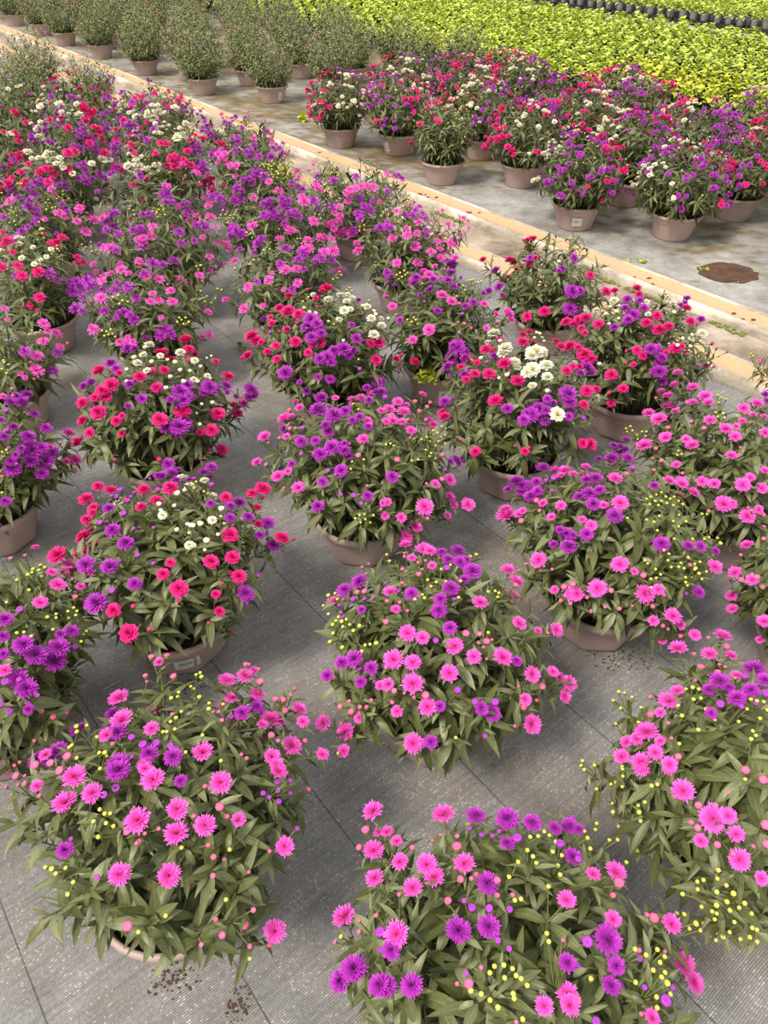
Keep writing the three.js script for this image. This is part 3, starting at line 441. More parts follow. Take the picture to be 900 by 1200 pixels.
win(450, 300, {
  P: '60 35 20 155 32 20 40 238 22 270 185 26 315 215 26 212 348 28 135 395 22 580 272 30 595 300 20 468 225 20 525 272 16 480 340 16 265 10 20 238 48 13 335 10 18 10 192 14 210 90 25 185 75 22 375 318 10 405 340 12 530 310 11 265 105 14 65 685 26 90 735 34 25 720 28 40 775 28 125 820 26 85 780 22 180 650 20 145 685 14 10 780 22 60 958 17 270 935 14 105 700 18 200 710 13 165 730 14 195 770 11 35 755 20 305 1052 32 240 1072 24 190 1178 40 392 1168 34 308 1130 26 325 1168 24 15 1155 22 270 1048 14 830 1030 20 885 1025 22 745 1160 22 830 1172 25 715 1150 16 570 1190 30 650 1195 18',
  V: '300 115 22 250 260 22 215 158 20 170 182 13 330 145 18 380 237 20 418 220 22 150 105 25 140 130 22 75 302 18 15 80 20 15 120 15 490 165 22 540 145 22 555 182 13 525 68 24 315 40 30 310 80 22 50 138 12 30 95 18 360 98 10 367 272 10 465 175 15 230 110 20 880 170 34 872 250 32 685 10 16 835 60 18 890 10 20 820 70 14 345 430 38 370 450 30 380 478 24 315 480 28 300 520 28 325 420 20 375 555 22 285 685 28 578 718 28 515 470 22 482 500 12 725 720 38 690 745 38 655 770 28 750 770 30 760 725 25 860 650 42 870 690 30 765 672 22 850 640 25 885 730 18 865 755 22 795 690 17 670 740 25 38 1038 30 375 950 24 335 955 25 310 965 18 5 665 15 285 1003 11 350 975 16 620 1060 38 650 1080 30 690 1130 35 640 1105 25 745 995 32 715 1060 25 720 1105 27 580 1095 20 795 1045 17 760 1055 13 665 1075 24',
  R: '142 498 26 57 482 17 82 465 11 680 38 20 672 285 22 752 262 26 465 18 18 710 10 15 620 55 10 565 508 32 492 557 30 522 680 33 625 588 32 425 555 24 385 580 20 430 920 25 660 918 20 650 405 27 650 370 20 285 755 26 275 735 22 478 440 26 435 502 16 680 357 18 360 520 17 855 310 24 890 320 22 855 540 24 885 520 18 870 425 30 830 425 22 805 400 17 545 395 20 615 890 8 358 863 8',
  W: '20 295 11 820 28 11 810 745 34 695 535 36 670 550 28 710 455 40 690 470 30 760 515 30 765 570 26 740 450 25 570 435 32 560 460 28 610 500 27 625 525 18 515 365 28 490 408 18 695 610 20 730 365 10 715 360 10 740 385 10 765 635 14 575 560 13 545 400 13 750 400 9 705 385 9 455 480 12',
  p: '198 1068 11 215 688 12',
  Y: '60 90 8 75 80 8 85 100 8 100 90 8 70 110 8 110 80 7 95 70 7 110 300 8 130 310 8 150 300 8 120 325 8 160 320 8 140 290 7 400 115 7 420 110 7 440 125 7 380 160 7 370 140 7 180 130 7 340 190 7 455 120 7 270 800 8 285 840 8 230 820 8 250 830 8 265 850 7 200 850 8 215 870 8 175 860 7 240 890 7 255 870 8 130 960 7 160 955 6 285 880 7 195 910 7 290 810 7 220 925 6 10 885 7 30 880 7 45 890 6 240 950 7 212 940 7' });
win(675, 300, {
  R: '140 170 24 182 165 20 285 152 22 105 322 25 388 348 32 432 332 24 330 315 25 378 282 24 535 308 23 515 247 25 465 437 28 285 443 22 312 470 20 165 560 28 220 625 24 268 510 14 45 292 28 15 300 25 25 340 18 42 362 16 295 180 18 495 425 17 420 455 16 638 410 11 65 92 20 5 420 14 230 502 10 155 642 11 658 435 8 645 520 8 708 450 7 520 460 8 50 635 30 95 625 20 35 700 24 65 885 30 30 880 24 165 690 20 40 465 34 75 485 24 10 430 18 15 520 18 160 640 10',
  V: '15 165 25 8 250 14 265 280 34 245 300 25 240 205 24 230 245 20 300 210 20 318 245 22 180 335 22 350 440 32 380 435 22 400 480 28 385 500 20 390 545 35 405 590 22 370 545 25 585 298 22 522 200 18 490 232 16 510 220 14 240 318 18 575 512 10 45 525 36 65 540 28 20 550 22 32 760 14 365 1078 24 232 865 24 205 895 22 165 950 34 230 910 24 240 950 30 200 920 24 265 995 16 105 952 20 175 890 22 90 1045 34 50 1050 28 110 1100 28 60 1115 36 15 1130 28 80 1165 34 888 650 20 895 680 18',
  W: '178 210 20 590 365 24 540 390 15 498 388 11 338 275 14 458 265 13 330 217 14 160 240 11 140 272 11 190 262 13 200 295 10 155 320 10 535 425 11 110 508 12 95 255 14 455 222 14 203 235 9 475 420 11 543 372 11',
  P: '478 550 26 463 605 24 548 617 27 400 635 20 432 658 27 440 705 36 340 738 28 390 768 36 320 890 36 420 852 30 545 890 32 700 812 30 745 848 28 727 937 26 628 772 28 605 660 32 620 690 27 548 690 25 785 715 28 848 695 30 885 830 26 470 980 22 515 860 22 465 730 20 520 690 14 780 775 20 590 1058 27 648 1070 28 780 1075 34 815 1040 24 870 1090 27 690 1165 40 730 1165 25 885 1008 22 548 1110 30 495 1070 30 435 1055 28 600 810 14 540 778 12 375 905 12 402 962 13 430 808 14 855 1190 22 750 800 18 830 745 18 880 755 18 182 1045 34 205 1160 38 45 990 24 235 1025 17 130 1170 24 858 495 10',
  p: '505 570 10 365 1005 14 500 1020 12 790 740 12 770 900 9 360 950 10 760 940 8 885 530 10',
  Y: '415 160 7 420 175 7 400 185 7 595 450 9 580 400 8 430 190 7 255 800 8 235 810 8 265 820 8 285 840 8 310 825 8 330 825 8 240 825 7 325 845 7 290 860 7 655 735 9 690 740 9 665 755 7 695 760 7 480 915 7 495 930 7 475 935 6 375 1120 8 400 1110 8 420 1130 8 440 1140 8 400 1150 8 350 1130 8 370 1150 8 330 1140 7 460 1130 7 425 1160 8 455 1170 7 480 1150 7 345 1165 7 500 1165 8 385 1170 7 820 460 7 830 470 7 815 475 6 870 540 7' });
win(0, 100, {
  V: '240 55 16 340 58 24 505 70 22 285 125 34 385 215 38 370 240 20 160 265 34 360 290 32 440 305 36 545 310 36 545 285 25 610 200 40 650 235 35 690 260 20 495 190 28 390 380 32 480 440 34 385 440 34 430 450 28 295 465 34 180 450 36 150 490 36 165 590 34 130 570 25 140 545 25 90 530 20 20 622 20 780 520 40 800 560 34 875 570 36 870 610 20 690 605 40 650 680 40 840 690 25 850 745 22 520 640 45 500 680 20 555 700 22 540 605 25 670 755 30 700 85 25 740 180 22 720 210 20 865 115 30 620 85 20 105 688 25 130 665 15 155 635 12',
  R: '65 125 18 120 175 14 318 205 22 455 207 28 415 130 40 395 110 28 440 145 24 480 258 13 545 262 18 420 272 18 320 320 25 345 315 25 235 400 34 190 410 25 75 330 32 95 325 20 85 265 20 60 435 14 40 462 22 10 485 14 555 390 30 225 455 20 630 465 22 690 440 18 620 285 22 770 280 25 730 322 16 880 315 22 830 360 45 800 380 25 885 380 25 760 555 18 685 530 18 690 175 13 790 108 17 845 70 20 725 40 14 580 165 18 20 225 18 75 230 18 235 165 18 100 410 18 35 740 32 235 740 13 290 715 20 310 720 14 60 785 16 210 700 12 490 320 22 660 205 14 135 370 14 15 692 14 545 210 15 630 320 14',
  W: '200 50 14 190 100 16 300 150 38 280 90 20 360 90 14 370 140 20 195 200 40 190 235 28 210 340 36 170 345 28 280 370 36 310 395 28 340 415 14 245 350 30 130 315 20 430 370 18 480 350 22 510 350 18 620 330 30 650 380 38 690 395 30 740 380 28 600 380 20 760 200 45 745 230 25 850 230 35 830 250 20 740 120 45 700 150 30 820 110 20 620 125 28 640 150 18 870 180 16 655 340 25 90 745 14 155 760 12 240 770 12 195 675 10',
  P: '50 548 26 370 588 22 280 605 26 210 630 15 440 635 28 500 610 20 400 690 26 305 620 14 520 765 30 490 765 22 710 712 26 715 665 22 655 725 10 5 570 10 360 640 20',
  Y: '290 520 30 230 560 30 270 780 30 420 760 35 190 700 30 620 590 25 760 590 28 60 600 25 730 600 25 200 640 18 60 640 20' });
win(225, 100, {
  V: '38 150 30 65 200 40 85 230 28 20 300 36 170 185 24 205 250 30 40 390 40 45 370 25 120 320 30 270 320 30 315 335 18 290 285 20 200 310 20 300 430 45 260 450 34 310 410 28 340 430 25 225 510 40 110 520 28 130 535 25 350 570 40 380 610 36 340 610 25 440 545 38 430 570 25 475 605 36 435 650 20 590 430 20 590 580 16 655 572 18 785 530 20 820 580 34 780 605 24 790 630 22 770 430 18 880 670 24 665 450 22 570 545 24 520 490 20 40 660 40 10 730 18 210 690 28 235 700 25 185 710 20 310 745 28 325 720 22 225 770 18 290 785 18 440 770 28 520 790 30 235 205 13 380 300 20 410 300 20 110 330 30 500 480 20 470 460 20 420 350 10',
  R: '140 280 26 50 255 20 15 240 16 250 285 30 362 250 20 345 305 16 75 455 40 90 485 20 100 500 30 145 475 20 10 520 14 5 375 10 290 280 14',
  W: '285 210 26 270 235 18 340 235 14 150 200 10 140 220 12 240 230 20',
  P: '150 350 40 140 330 28 200 385 28 205 425 14 360 452 18 290 530 20 405 500 25 525 550 28 515 525 20 570 640 25 465 690 30 450 675 22 410 725 25 690 615 22 665 600 18 645 660 34 680 650 28 720 685 40 750 690 25 700 700 30 640 725 36 600 725 28 780 775 25 775 740 20 545 730 25 155 750 34 285 660 25 85 620 25 20 615 20 760 490 30 735 510 25 810 475 28 850 480 22 665 450 18 730 545 18 880 550 18 570 375 14 490 410 20 550 405 16 500 435 18 660 780 30 620 785 25 540 770 30 110 745 14 75 570 18 110 665 14 690 570 16 600 705 14',
  Y: '400 380 45 370 400 45 440 390 45 420 420 40 350 390 35 450 360 30 650 390 38 640 360 25 670 410 25 150 610 30 190 630 28 130 625 22 355 770 22 800 660 28 590 610 20 270 700 20' });
win(450, 200, {
  V: '265 285 22 310 320 28 275 355 32 250 400 38 335 385 34 180 390 32 365 425 28 370 530 34 385 580 28 25 460 28 30 500 40 60 510 36 580 820 34 620 835 40 590 895 38 620 620 40 555 800 28',
  P: '110 362 32 305 455 40 290 550 34 205 570 42 75 600 42 275 670 44 410 718 40 495 765 38 490 690 30 470 625 32 575 640 42 610 650 40 555 480 38 510 360 34 690 425 34 730 375 26 745 510 26 675 570 32 735 450 26 610 490 24 560 720 24 620 770 40 115 810 38 305 815 38 200 505 26 450 840 26',
  p: '412 435 16 480 450 14 490 565 20 515 550 15 520 620 20 330 600 14',
  Y: '220 245 14 200 270 12 240 260 12 180 310 12 160 320 10 230 285 10 260 250 10' }, 7.5);

const tmp = V3();
function onDome(pl, x, y) {       // {t, q}: distance along the sight line and how far off centre it passes (1 = grazing)
  const d = rayDir(x, y), s = pl.a / pl.b, cy = CROWN_Y, o = V3(-pl.pos.x, (EYE - cy) * s, -pl.pos.z), e = V3(d.x, d.y * s, d.z), A = e.dot(e), B = o.dot(e), C = o.dot(o) - pl.a * pl.a, q = Math.sqrt(Math.max(0, o.dot(o) - B * B / A)) / pl.a, D = B * B - A * C;
  return { t: D > 0 ? (-B - Math.sqrt(D)) / A : -B / A, q, d };
}
for (const pl of PL) { pl.heads = []; pl.b = RIM_Y + pl.b + 0.01 - CROWN_Y; pl.a *= 0.94; }
for (const s of SPOTS) {
  let best = null;
  for (const pl of PL) {
    const k = s.kind;
    if ((k === 'P' || k === 'p') && pl.kind !== 'P') continue;
    if ((k === 'R' || k === 'W') && pl.kind !== 'R') continue;
    const h = onDome(pl, s.x, s.y), score = h.t + (h.q > 0.97 ? (h.q - 0.97) * 3.2 : 0);
    if (h.q < 1.7 && (!best || score < best.score)) best = { pl, h, score };
  }
  if (!best) continue;
  const { pl, h } = best, depth = h.t * -(h.d.y * -SP + h.d.z * CP) || h.t, p = h.d.clone().multiplyScalar(h.t * (1 + rr(-0.012, 0.006))); p.y += EYE;
  if (p.y < 0.06) p.y = 0.06;
  const R = s.r / F * h.t;
  const local = p.sub(pl.pos), small = 'pY'.includes(s.kind);
  if (!small && R > 0.027) {          // a tight cluster of several heads
    const n = clamp(Math.round(Math.pow(R / 0.019, 2) * 0.95), 2, 8), side = V3().crossVectors(h.d, V3(0, 1, 0)).normalize(), up = V3().crossVectors(side, h.d).normalize();
    for (let k = 0; k < n; k++) { const a = k * 2.4 + rr(0, 1), q = R * 0.78 * Math.sqrt((k + 0.4) / n); pl.heads.push({ kind: s.kind, p: local.clone().addScaledVector(side, Math.cos(a) * q).addScaledVector(up, Math.sin(a) * q), r: rr(0.0165, 0.021) * (s.kind === 'W' && pl.group ? 0.72 : 1) }); }
  } else if (small && R > 0.012) {
    const n = clamp(Math.round(Math.pow(R / 0.008, 2) * 0.5), 2, 26), side = V3().crossVectors(h.d, V3(0, 1, 0)).normalize(), up = V3().crossVectors(side, h.d).normalize();
    for (let k = 0; k < n; k++) { const a = k * 2.4 + rr(0, 1), q = R * Math.sqrt((k + 0.4) / n); pl.heads.push({ kind: s.kind, p: local.clone().addScaledVector(side, Math.cos(a) * q).addScaledVector(up, Math.sin(a) * q), r: rr(0.0045, 0.006) }); }
  } else pl.heads.push({ kind: s.kind, p: local, r: clamp(R, 0.0042, 0.03) });
}

// ------------------------------------------------------------------ growing one aster
const UP = V3(0, 1, 0);
function leafMatrix(at, dir, upper, len, width) { const z = V3().crossVectors(dir, upper).normalize(), y = V3().crossVectors(z, dir).normalize(); return basis(dir, y, z, at, len, len, len * width); }
let dropLow = 0.5;
function growLeaves(path, count, t0, lenLow, lenHigh, out, spread = 1) {
  const n = path.length - 1; let az = rr(0, 6.28);
  for (let k = 0; k < count; k++) {
    const t = lerp(t0, 0.985, (k + rr(0, 0.6)) / count), f = t * n, i = Math.min(n - 1, Math.floor(f)), at = path[i].clone().lerp(path[i + 1], f - i), tan = path[i + 1].clone().sub(path[i]).normalize();
    az += 2.4 + rr(-0.3, 0.3);
    const a = V3().crossVectors(tan, V3(0.3, 0.1, 0.95)).normalize(), b = V3().crossVectors(tan, a), side = a.multiplyScalar(Math.cos(az)).addScaledVector(b, Math.sin(az)), ang = lerp(1.25, 0.8, t) * spread + rr(-0.2, 0.2);
    const dir = tan.clone().multiplyScalar(Math.cos(ang)).addScaledVector(side, Math.sin(ang)).normalize(), upper = tan.clone().lerp(UP, 0.55).normalize();
    if (Math.abs(dir.dot(upper)) > 0.96) upper.copy(side);
    const tipSmall = t > 0.9 ? 0.62 : 1;
    const L0 = lerp(lenLow, lenHigh, t), tipY = at.y + (dir.y - 0.4) * L0, tipR = Math.hypot(at.x + dir.x * L0, at.z + dir.z * L0);
    if (tipY < RIM_Y + 0.03 && tipR > 0.115 && rnd() < dropLow) continue;      // few leaves hang down over the pot
    out.push({ at, dir, upper, len: lerp(lenLow, lenHigh, t) * rr(0.75, 1.2) * tipSmall, wide: rr(0.82, 1.2), out: Math.hypot(at.x, at.z) + at.y });
  }
}
function stemPath(tip, n = 7) {
  const r = Math.hypot(tip.x, tip.z) || 1e-3, s = Math.min(0.085, r * 0.38), base = V3(tip.x / r * s + rr(-0.012, 0.012), 0.108, tip.z / r * s + rr(-0.012, 0.012));
  const low = clamp((0.3 - tip.y) / 0.3, 0, 1), c = V3(lerp(base.x, tip.x, 0.45), Math.max(base.y + (tip.y - base.y) * 0.85, base.y + 0.07 + 0.05 * low), lerp(base.z, tip.z, 0.45));
  return bezier(base, c, tip, n);
}
function clusterHeads(heads, reach) {
  const left = heads.slice().sort((a, b) => b.r - a.r), out = [];
  while (left.length) {
    const s = left.shift(), g = [s]; let c = s.p.clone();
    for (let k = left.length - 1; k >= 0; k--) if (left[k].p.distanceTo(s.p) < reach) { g.push(left[k]); left.splice(k, 1); }
    c = g.reduce((a, h) => a.add(h.p), V3()).multiplyScalar(1 / g.length); out.push({ g, c });
  }
  return out;
}
const greenTones = LEAF_TONES;
const toCam = (pos) => V3(0, EYE, 0).sub(pos).normalize();
function growAster(root, pl) {
  const near2 = pl.detail === 2, lod = near2 ? KINDS : KINDS, leaves = [], stems = new Batch(), I4 = new THREE.Matrix4(), budBatch = new Batch(), stemList = [];
  const centre = V3(0, CROWN_Y - 0.06, 0); dropLow = pl.low ? 0.95 : 0.6;
  const big = pl.heads.filter((h) => !'pY'.includes(h.kind)), groups = clusterHeads(pl.heads, 0.058);
  const addStem = (geo) => { stems.add(geo, I4); };
  for (const { g, c } of groups) {
    const outw = c.clone().sub(centre).normalize().lerp(UP, 0.55).normalize(), node = c.clone().addScaledVector(outw, -0.042); if (node.y < 0.1) node.y = 0.1;
    const path = stemPath(node), gs = [tube(path, 0.0026, 0.0018, near2 ? 5 : 3, false)];
    growLeaves(path, pl.leafy ?? (near2 ? 14 : 11), pl.skirt ?? 0.24, 0.096, 0.072, leaves); growLeaves([path[path.length - 2], node], near2 ? 5 : 4, 0.2, 0.07, 0.06, leaves, 1.15);
    for (const h of g) {
      const dirH = h.p.clone().sub(centre).normalize().lerp(UP, 0.62).normalize().add(V3(rr(-0.22, 0.22), rr(-0.08, 0.12), rr(-0.22, 0.22))).normalize(); h.dir = dirH;
      const foot = h.p.clone().addScaledVector(dirH, -h.r * 0.45), mid2 = node.clone().lerp(foot, 0.5).addScaledVector(UP, -0.004 + rr(-0.004, 0.008)), pp = bezier(node, mid2, foot, 3);
      gs.push(tube(pp, 0.0013, 0.0011, 3, false));
      if (near2) growLeaves(pp, h.r > 0.01 ? 3 : 1, 0.35, 0.04, 0.028, leaves);
      if (near2 && !'pY'.includes(h.kind)) { const cone = new THREE.ConeGeometry(h.r * 0.42, h.r * 0.6, 6, 1, true); cone.rotateX(Math.PI); cone.deleteAttribute('uv'); cone.applyQuaternion(new THREE.Quaternion().setFromUnitVectors(UP, dirH)); cone.translate(foot.x + dirH.x * h.r * 0.1, foot.y + dirH.y * h.r * 0.1, foot.z + dirH.z * h.r * 0.1); gs.push(cone.toNonIndexed()); }
    }
    const flat = mergeGeometries(gs.map((q) => q.index ? q.toNonIndexed() : q));
    if (near2) part('stem', flat, stemMat, root); else addStem(flat);
  }
  // leafy shoots without flowers fill the dome
  const fill = pl.shoots ?? (near2 ? 28 : 24);
  for (let k = 0; k < fill; k++) {
    const y = 1 - (k + 0.5) / fill * (pl.low || 1.75), a = k * 2.39996 + (pl.turn ?? 0), rad = Math.sqrt(Math.max(0, 1 - y * y)), q = pl.low && y < 0.2 ? rr(0.5, 0.75) : rr(0.78, 0.96), tip = V3(Math.cos(a) * rad * pl.a * q, CROWN_Y + y * pl.b * q, Math.sin(a) * rad * pl.a * q);
    const path = stemPath(tip), g = tube(path, 0.0024, 0.0014, near2 ? 5 : 3, false);
    growLeaves(path, near2 ? 17 : 15, pl.skirt ?? 0.2, 0.084, 0.06, leaves); 
    if (near2) part('stem', g, stemMat, root); else addStem(g);
  }
  if (!near2 && !stems.empty) part('stem_cluster', stems.geometry(), stemMat, root, { kind: 'stuff' });
  // leaves: those that show largest as parts of their own, the rest joined
  const cam = toCam(pl.pos.clone().setY(0.3)), pick = (l) => l.at.dot(cam) + l.at.y * 0.3 + l.len * 0.8;
  leaves.sort((a, b) => pick(b) - pick(a));
  const single = near2 ? 290 : 0, b = new Batch(), set = near2 ? leafNear : leafFar;
  leaves.forEach((l, k) => {
    const m = leafMatrix(l.at, l.dir, l.upper, l.len, l.wide), shape = set[Math.floor(rnd() * set.length)], tone = Math.floor(rnd() * LEAF_TONES.length);
    if (k < single) { const leaf = part('leaf', shape, leafMats[tone], root); leaf.matrixAutoUpdate = false; leaf.matrix.copy(m); leaf.matrix.decompose(leaf.position, leaf.quaternion, leaf.scale); leaf.matrixAutoUpdate = true; }
    else b.add(near2 ? leafFar[k % 3] : shape, m, LEAF_TONES[tone]);
  });
  if (!b.empty) part('foliage', b.geometry(), leafBatchMat, root, { kind: 'stuff' });
  // flower heads and buds
  for (const h of pl.heads) {
    const spin = rr(0, 6.28), q = new THREE.Quaternion().setFromUnitVectors(UP, h.dir).multiply(new THREE.Quaternion().setFromAxisAngle(UP, spin));
    let bud = 'pY'.includes(h.kind) ? h.kind : null; if (h.kind === 'p' && h.r > 0.0062 && rnd() < 0.75) { bud = null; h.kind = 'P'; h.r *= 0.92; }
    if (bud) h.r *= bud === 'p' ? 0.78 : 0.88;
    if (!bud && h.r < (near2 ? 0.0088 : 0.0065)) bud = { P: 'p', V: 'v', R: 'r', W: 'w' }[h.kind];
    if (bud) {
      if (near2 && h.r > 0.0052) { const m = part('flower_bud', BUDS[bud], budMat, root, { label: BUD_NAMES[bud] }); m.position.copy(h.p); m.quaternion.copy(q); m.scale.setScalar(h.r); }
      else budBatch.add(BUDS[bud], new THREE.Matrix4().compose(h.p, q, V3(h.r, h.r, h.r)));
    } else {
      const K = KINDS[h.kind], set2 = near2 ? K.near : K.far, m = part('flower_head', set2[Math.floor(rnd() * set2.length)], h.kind === 'W' ? whiteMat : headMat, root, { label: K.name });
      m.position.copy(h.p); m.quaternion.copy(q); m.scale.set(h.r * 1.15, h.r * 1.0, h.r * 1.15);
    }
  }
  if (!budBatch.empty) part('unopened_bud', budBatch.geometry(), budMat, root, { kind: 'stuff' });
}
// extra small buds around the heads, as every spray carries them
// the sides that the photograph does not show carry flowers too
function farSide(pl, n) {
  const set = pl.kind === 'R' ? ['R', 'V', 'R', 'W'] : ['P', 'V', 'P', 'Y'];
  for (let k = 0, got = 0; k < 200 && got < n; k++) {
    const y = rr(-0.3, 0.6), a = rr(0, 6.28), q = Math.sqrt(1 - y * y), d = V3(Math.cos(a) * q, y, Math.sin(a) * q), p = V3(d.x * pl.a, CROWN_Y + d.y * pl.b, d.z * pl.a), w = p.clone().add(pl.pos), [X, Y] = project(w);
    const away = d.dot(toCam(w)) < -0.42, outside = X < -60 || X > W + 60 || Y > H + 60; if (!away && !outside) continue;
    const kind = set[Math.floor((a + 2 * noise2(pl.pos.x * 5, pl.pos.z * 5) + 12.6) / 1.571) % 4]; got++;
    for (let j = 0; j < (rnd() < 0.5 ? 3 : 1); j++) pl.heads.push({ kind, p: p.clone().add(V3(rr(-0.02, 0.02), rr(-0.01, 0.01), rr(-0.02, 0.02))), r: kind === 'Y' ? rr(0.005, 0.0065) : rr(0.013, 0.019) });
  }
}
function sprinkleBuds(pl, n) {
  const src = pl.heads.filter((h) => h.kind === 'P' || h.kind === 'V' || h.kind === 'R' || h.kind === 'W');
  for (let k = 0; k < n && src.length; k++) { const s = src[Math.floor(rnd() * src.length)], a = rr(0, 6.28), q = rr(0.018, 0.035); pl.heads.push({ kind: s.kind, p: s.p.clone().add(V3(Math.cos(a) * q, rr(-0.02, 0.002), Math.sin(a) * q)), r: rr(0.004, 0.0062) }); }
}
function randomHeads(pl, n, rng = 1) {      // three varieties share a pot, each on its own side of the dome
  const t0 = rr(0, 6.28), set = pl.kind === 'R' ? ['R', 'V', 'W'] : ['P', 'V', 'Y'];
  for (let k = 0; k < n; k++) {
    const y = Math.pow(rnd(), 0.8) * 1.5 - 0.52, a = rr(0, 6.28), rad = Math.sqrt(1 - y * y), d = ((a - t0 + rr(-0.9, 0.9)) % 6.283 + 6.283) % 6.283, kind = pl.kind === 'R' ? (d < 2.1 ? 'R' : d < 4.6 ? 'V' : 'W') : set[Math.floor(d / 2.0944) % 3], q = rr(0.96, 1.06);
    const c = V3(Math.cos(a) * rad * pl.a * q, CROWN_Y + y * pl.b * q, Math.sin(a) * rad * pl.a * q), m = rnd() < 0.45 ? 3 : 1;
    for (let j = 0; j < m; j++) pl.heads.push({ kind, p: c.clone().add(V3(rr(-0.022, 0.022), rr(-0.008, 0.012), rr(-0.022, 0.022))), r: kind === 'Y' ? rr(0.005, 0.0065) : kind === 'W' ? rr(0.007, 0.015) : rr(0.011, 0.019) * rng });
  }
}
for (const pl of PL) {
  const yaw = rr(0, Math.PI / 4), root = thing('potted_aster', pl.label, 'potted plant', pl.group, pl.pos);
  const pot = addPot(root, pl.detail < 2, yaw);
  if (pl.label_at !== undefined) sticker(pot, Math.atan2(-pl.pos.x, -pl.pos.z) + pl.label_at - yaw, 0.062, 0.062, 0.042);
  if (pl.group) randomHeads(pl, clamp(26 - pl.heads.length * 0.2, 8, 34), 1);
  farSide(pl, pl.detail === 2 ? 12 : 8);
  sprinkleBuds(pl, pl.detail === 2 ? 14 : 12);
  growAster(root, pl);
}

// ------------------------------------------------------------------ the flowering bed beyond the gutters
const cloneAs = (src, pos, turn, label, group, scale = 1) => {
  const r = src.clone(); r.name = numbered(src.name.replace(/_\d{3}$/, '')); r.position.copy(pos); r.rotation.y = turn; r.scale.setScalar(scale); r.userData = { label, category: 'potted plant' }; if (group) r.userData.group = group; scene.add(r); return r;
};
const farKinds = Array.from({ length: 5 }, (_, k) => ({ pos: V3(0, 0, 0), kind: 'R', a: [0.205, 0.235, 0.245, 0.23, 0.24][k], b: [0.175, 0.19, 0.185, 0.195, 0.19][k], low: 0, detail: 1, heads: [], leafy: 10, shoots: k === 0 ? 46 : 26, turn: k }));
farKinds.forEach((pl, k) => { for (let j = 0; j < (k ? 34 : 60); j++) { const y = rr(-0.2, 1), a = rr(0, 6.28), q = Math.sqrt(Math.max(0, 1 - y * y)); pl.heads.push({ kind: k && rnd() < 0.5 ? 'W' : 'Y', p: V3(Math.cos(a) * q * pl.a, CROWN_Y + y * pl.b, Math.sin(a) * q * pl.a), r: rr(0.0042, 0.006) }); } });
farKinds.forEach((pl, k) => randomHeads(pl, k === 0 ? 7 : 88, 0.92));
const farProto = [];
const GROUPF = 'red, purple and white asters packed beyond the gutters';
const FARL = 'red, purple and white aster packed in the bed beyond the gutters';
const farSpots = [
  [px(519, 187), 0, 'mostly green aster with only tiny buds, in a full taupe pot by the gutter'], [px(677, 236), 1, 'red and purple aster beyond the gutters, its pot bearing a white square price label'],
  [px(793, 247), 2, 'tall leafy aster in a plain pot just behind the wet soil patch'], [px(399, 147), 3, 'small red and purple aster standing alone at the corner of the bed'],
  [px(613, 190), 4, 'cream and white budded aster with a yellow leaf hanging over its pot'], [px(468, 155), 2, 'white and red aster behind the mostly green one, its pot bearing a narrow white label'],
  [px(565, 160), 3, 'aster with a broad purple top standing behind the mostly green one'], [px(735, 210), 1, FARL, GROUPF], [px(865, 226), 4, FARL, GROUPF], [px(958, 250), 2, FARL, GROUPF]];
for (let j = 0; j < 7; j++) for (let n = -1; n < 3; n++) {
  const u = 3.47 + 0.285 * j, v = (j % 2 ? 2.25 : 2.7) + 1.1 * n, p = bed(u + rr(-0.04, 0.04), v + rr(-0.05, 0.05), 0);
  if (v > 5.0 || (v < 2 && u < 4.2) || farSpots.some(([q]) => Math.hypot(q.x - p.x, q.z - p.z) < 0.42)) continue;
  const [x, y] = project(V3(p.x, 0.3, p.z)); if (x > 960 || x < 300) continue;
  farSpots.push([p, 1 + Math.floor(rnd() * 4), FARL, GROUPF]);
}
farSpots.forEach(([pos, k, label, group], i) => {
  if (!farProto[k]) {
    const root = thing('potted_aster', label, 'potted plant', group, pos); addPot(root, true, rr(0, 0.7)); growAster(root, farKinds[k]); farProto[k] = root;
    if (k === 0) farKinds[0].done = true;
  } else cloneAs(farProto[k], pos, rr(0, 6.28), label, group, i < 3 ? 1 : rr(0.95, 1.06));
});
{ // the labelled pots
  const byLabel = (w) => scene.children.find((o) => o.userData.label?.includes(w));
  for (const [w, a, tall] of [['white square price label', 0.12, false], ['narrow white label', -0.75, true]]) { const o = byLabel(w), pot = o.children.find((c) => c.name === 'pot'); sticker(pot, Math.atan2(-o.position.x, -o.position.z) + a - pot.rotation.y - o.rotation.y, 0.06, tall ? 0.03 : 0.052, tall ? 0.06 : 0.046, tall); }
}

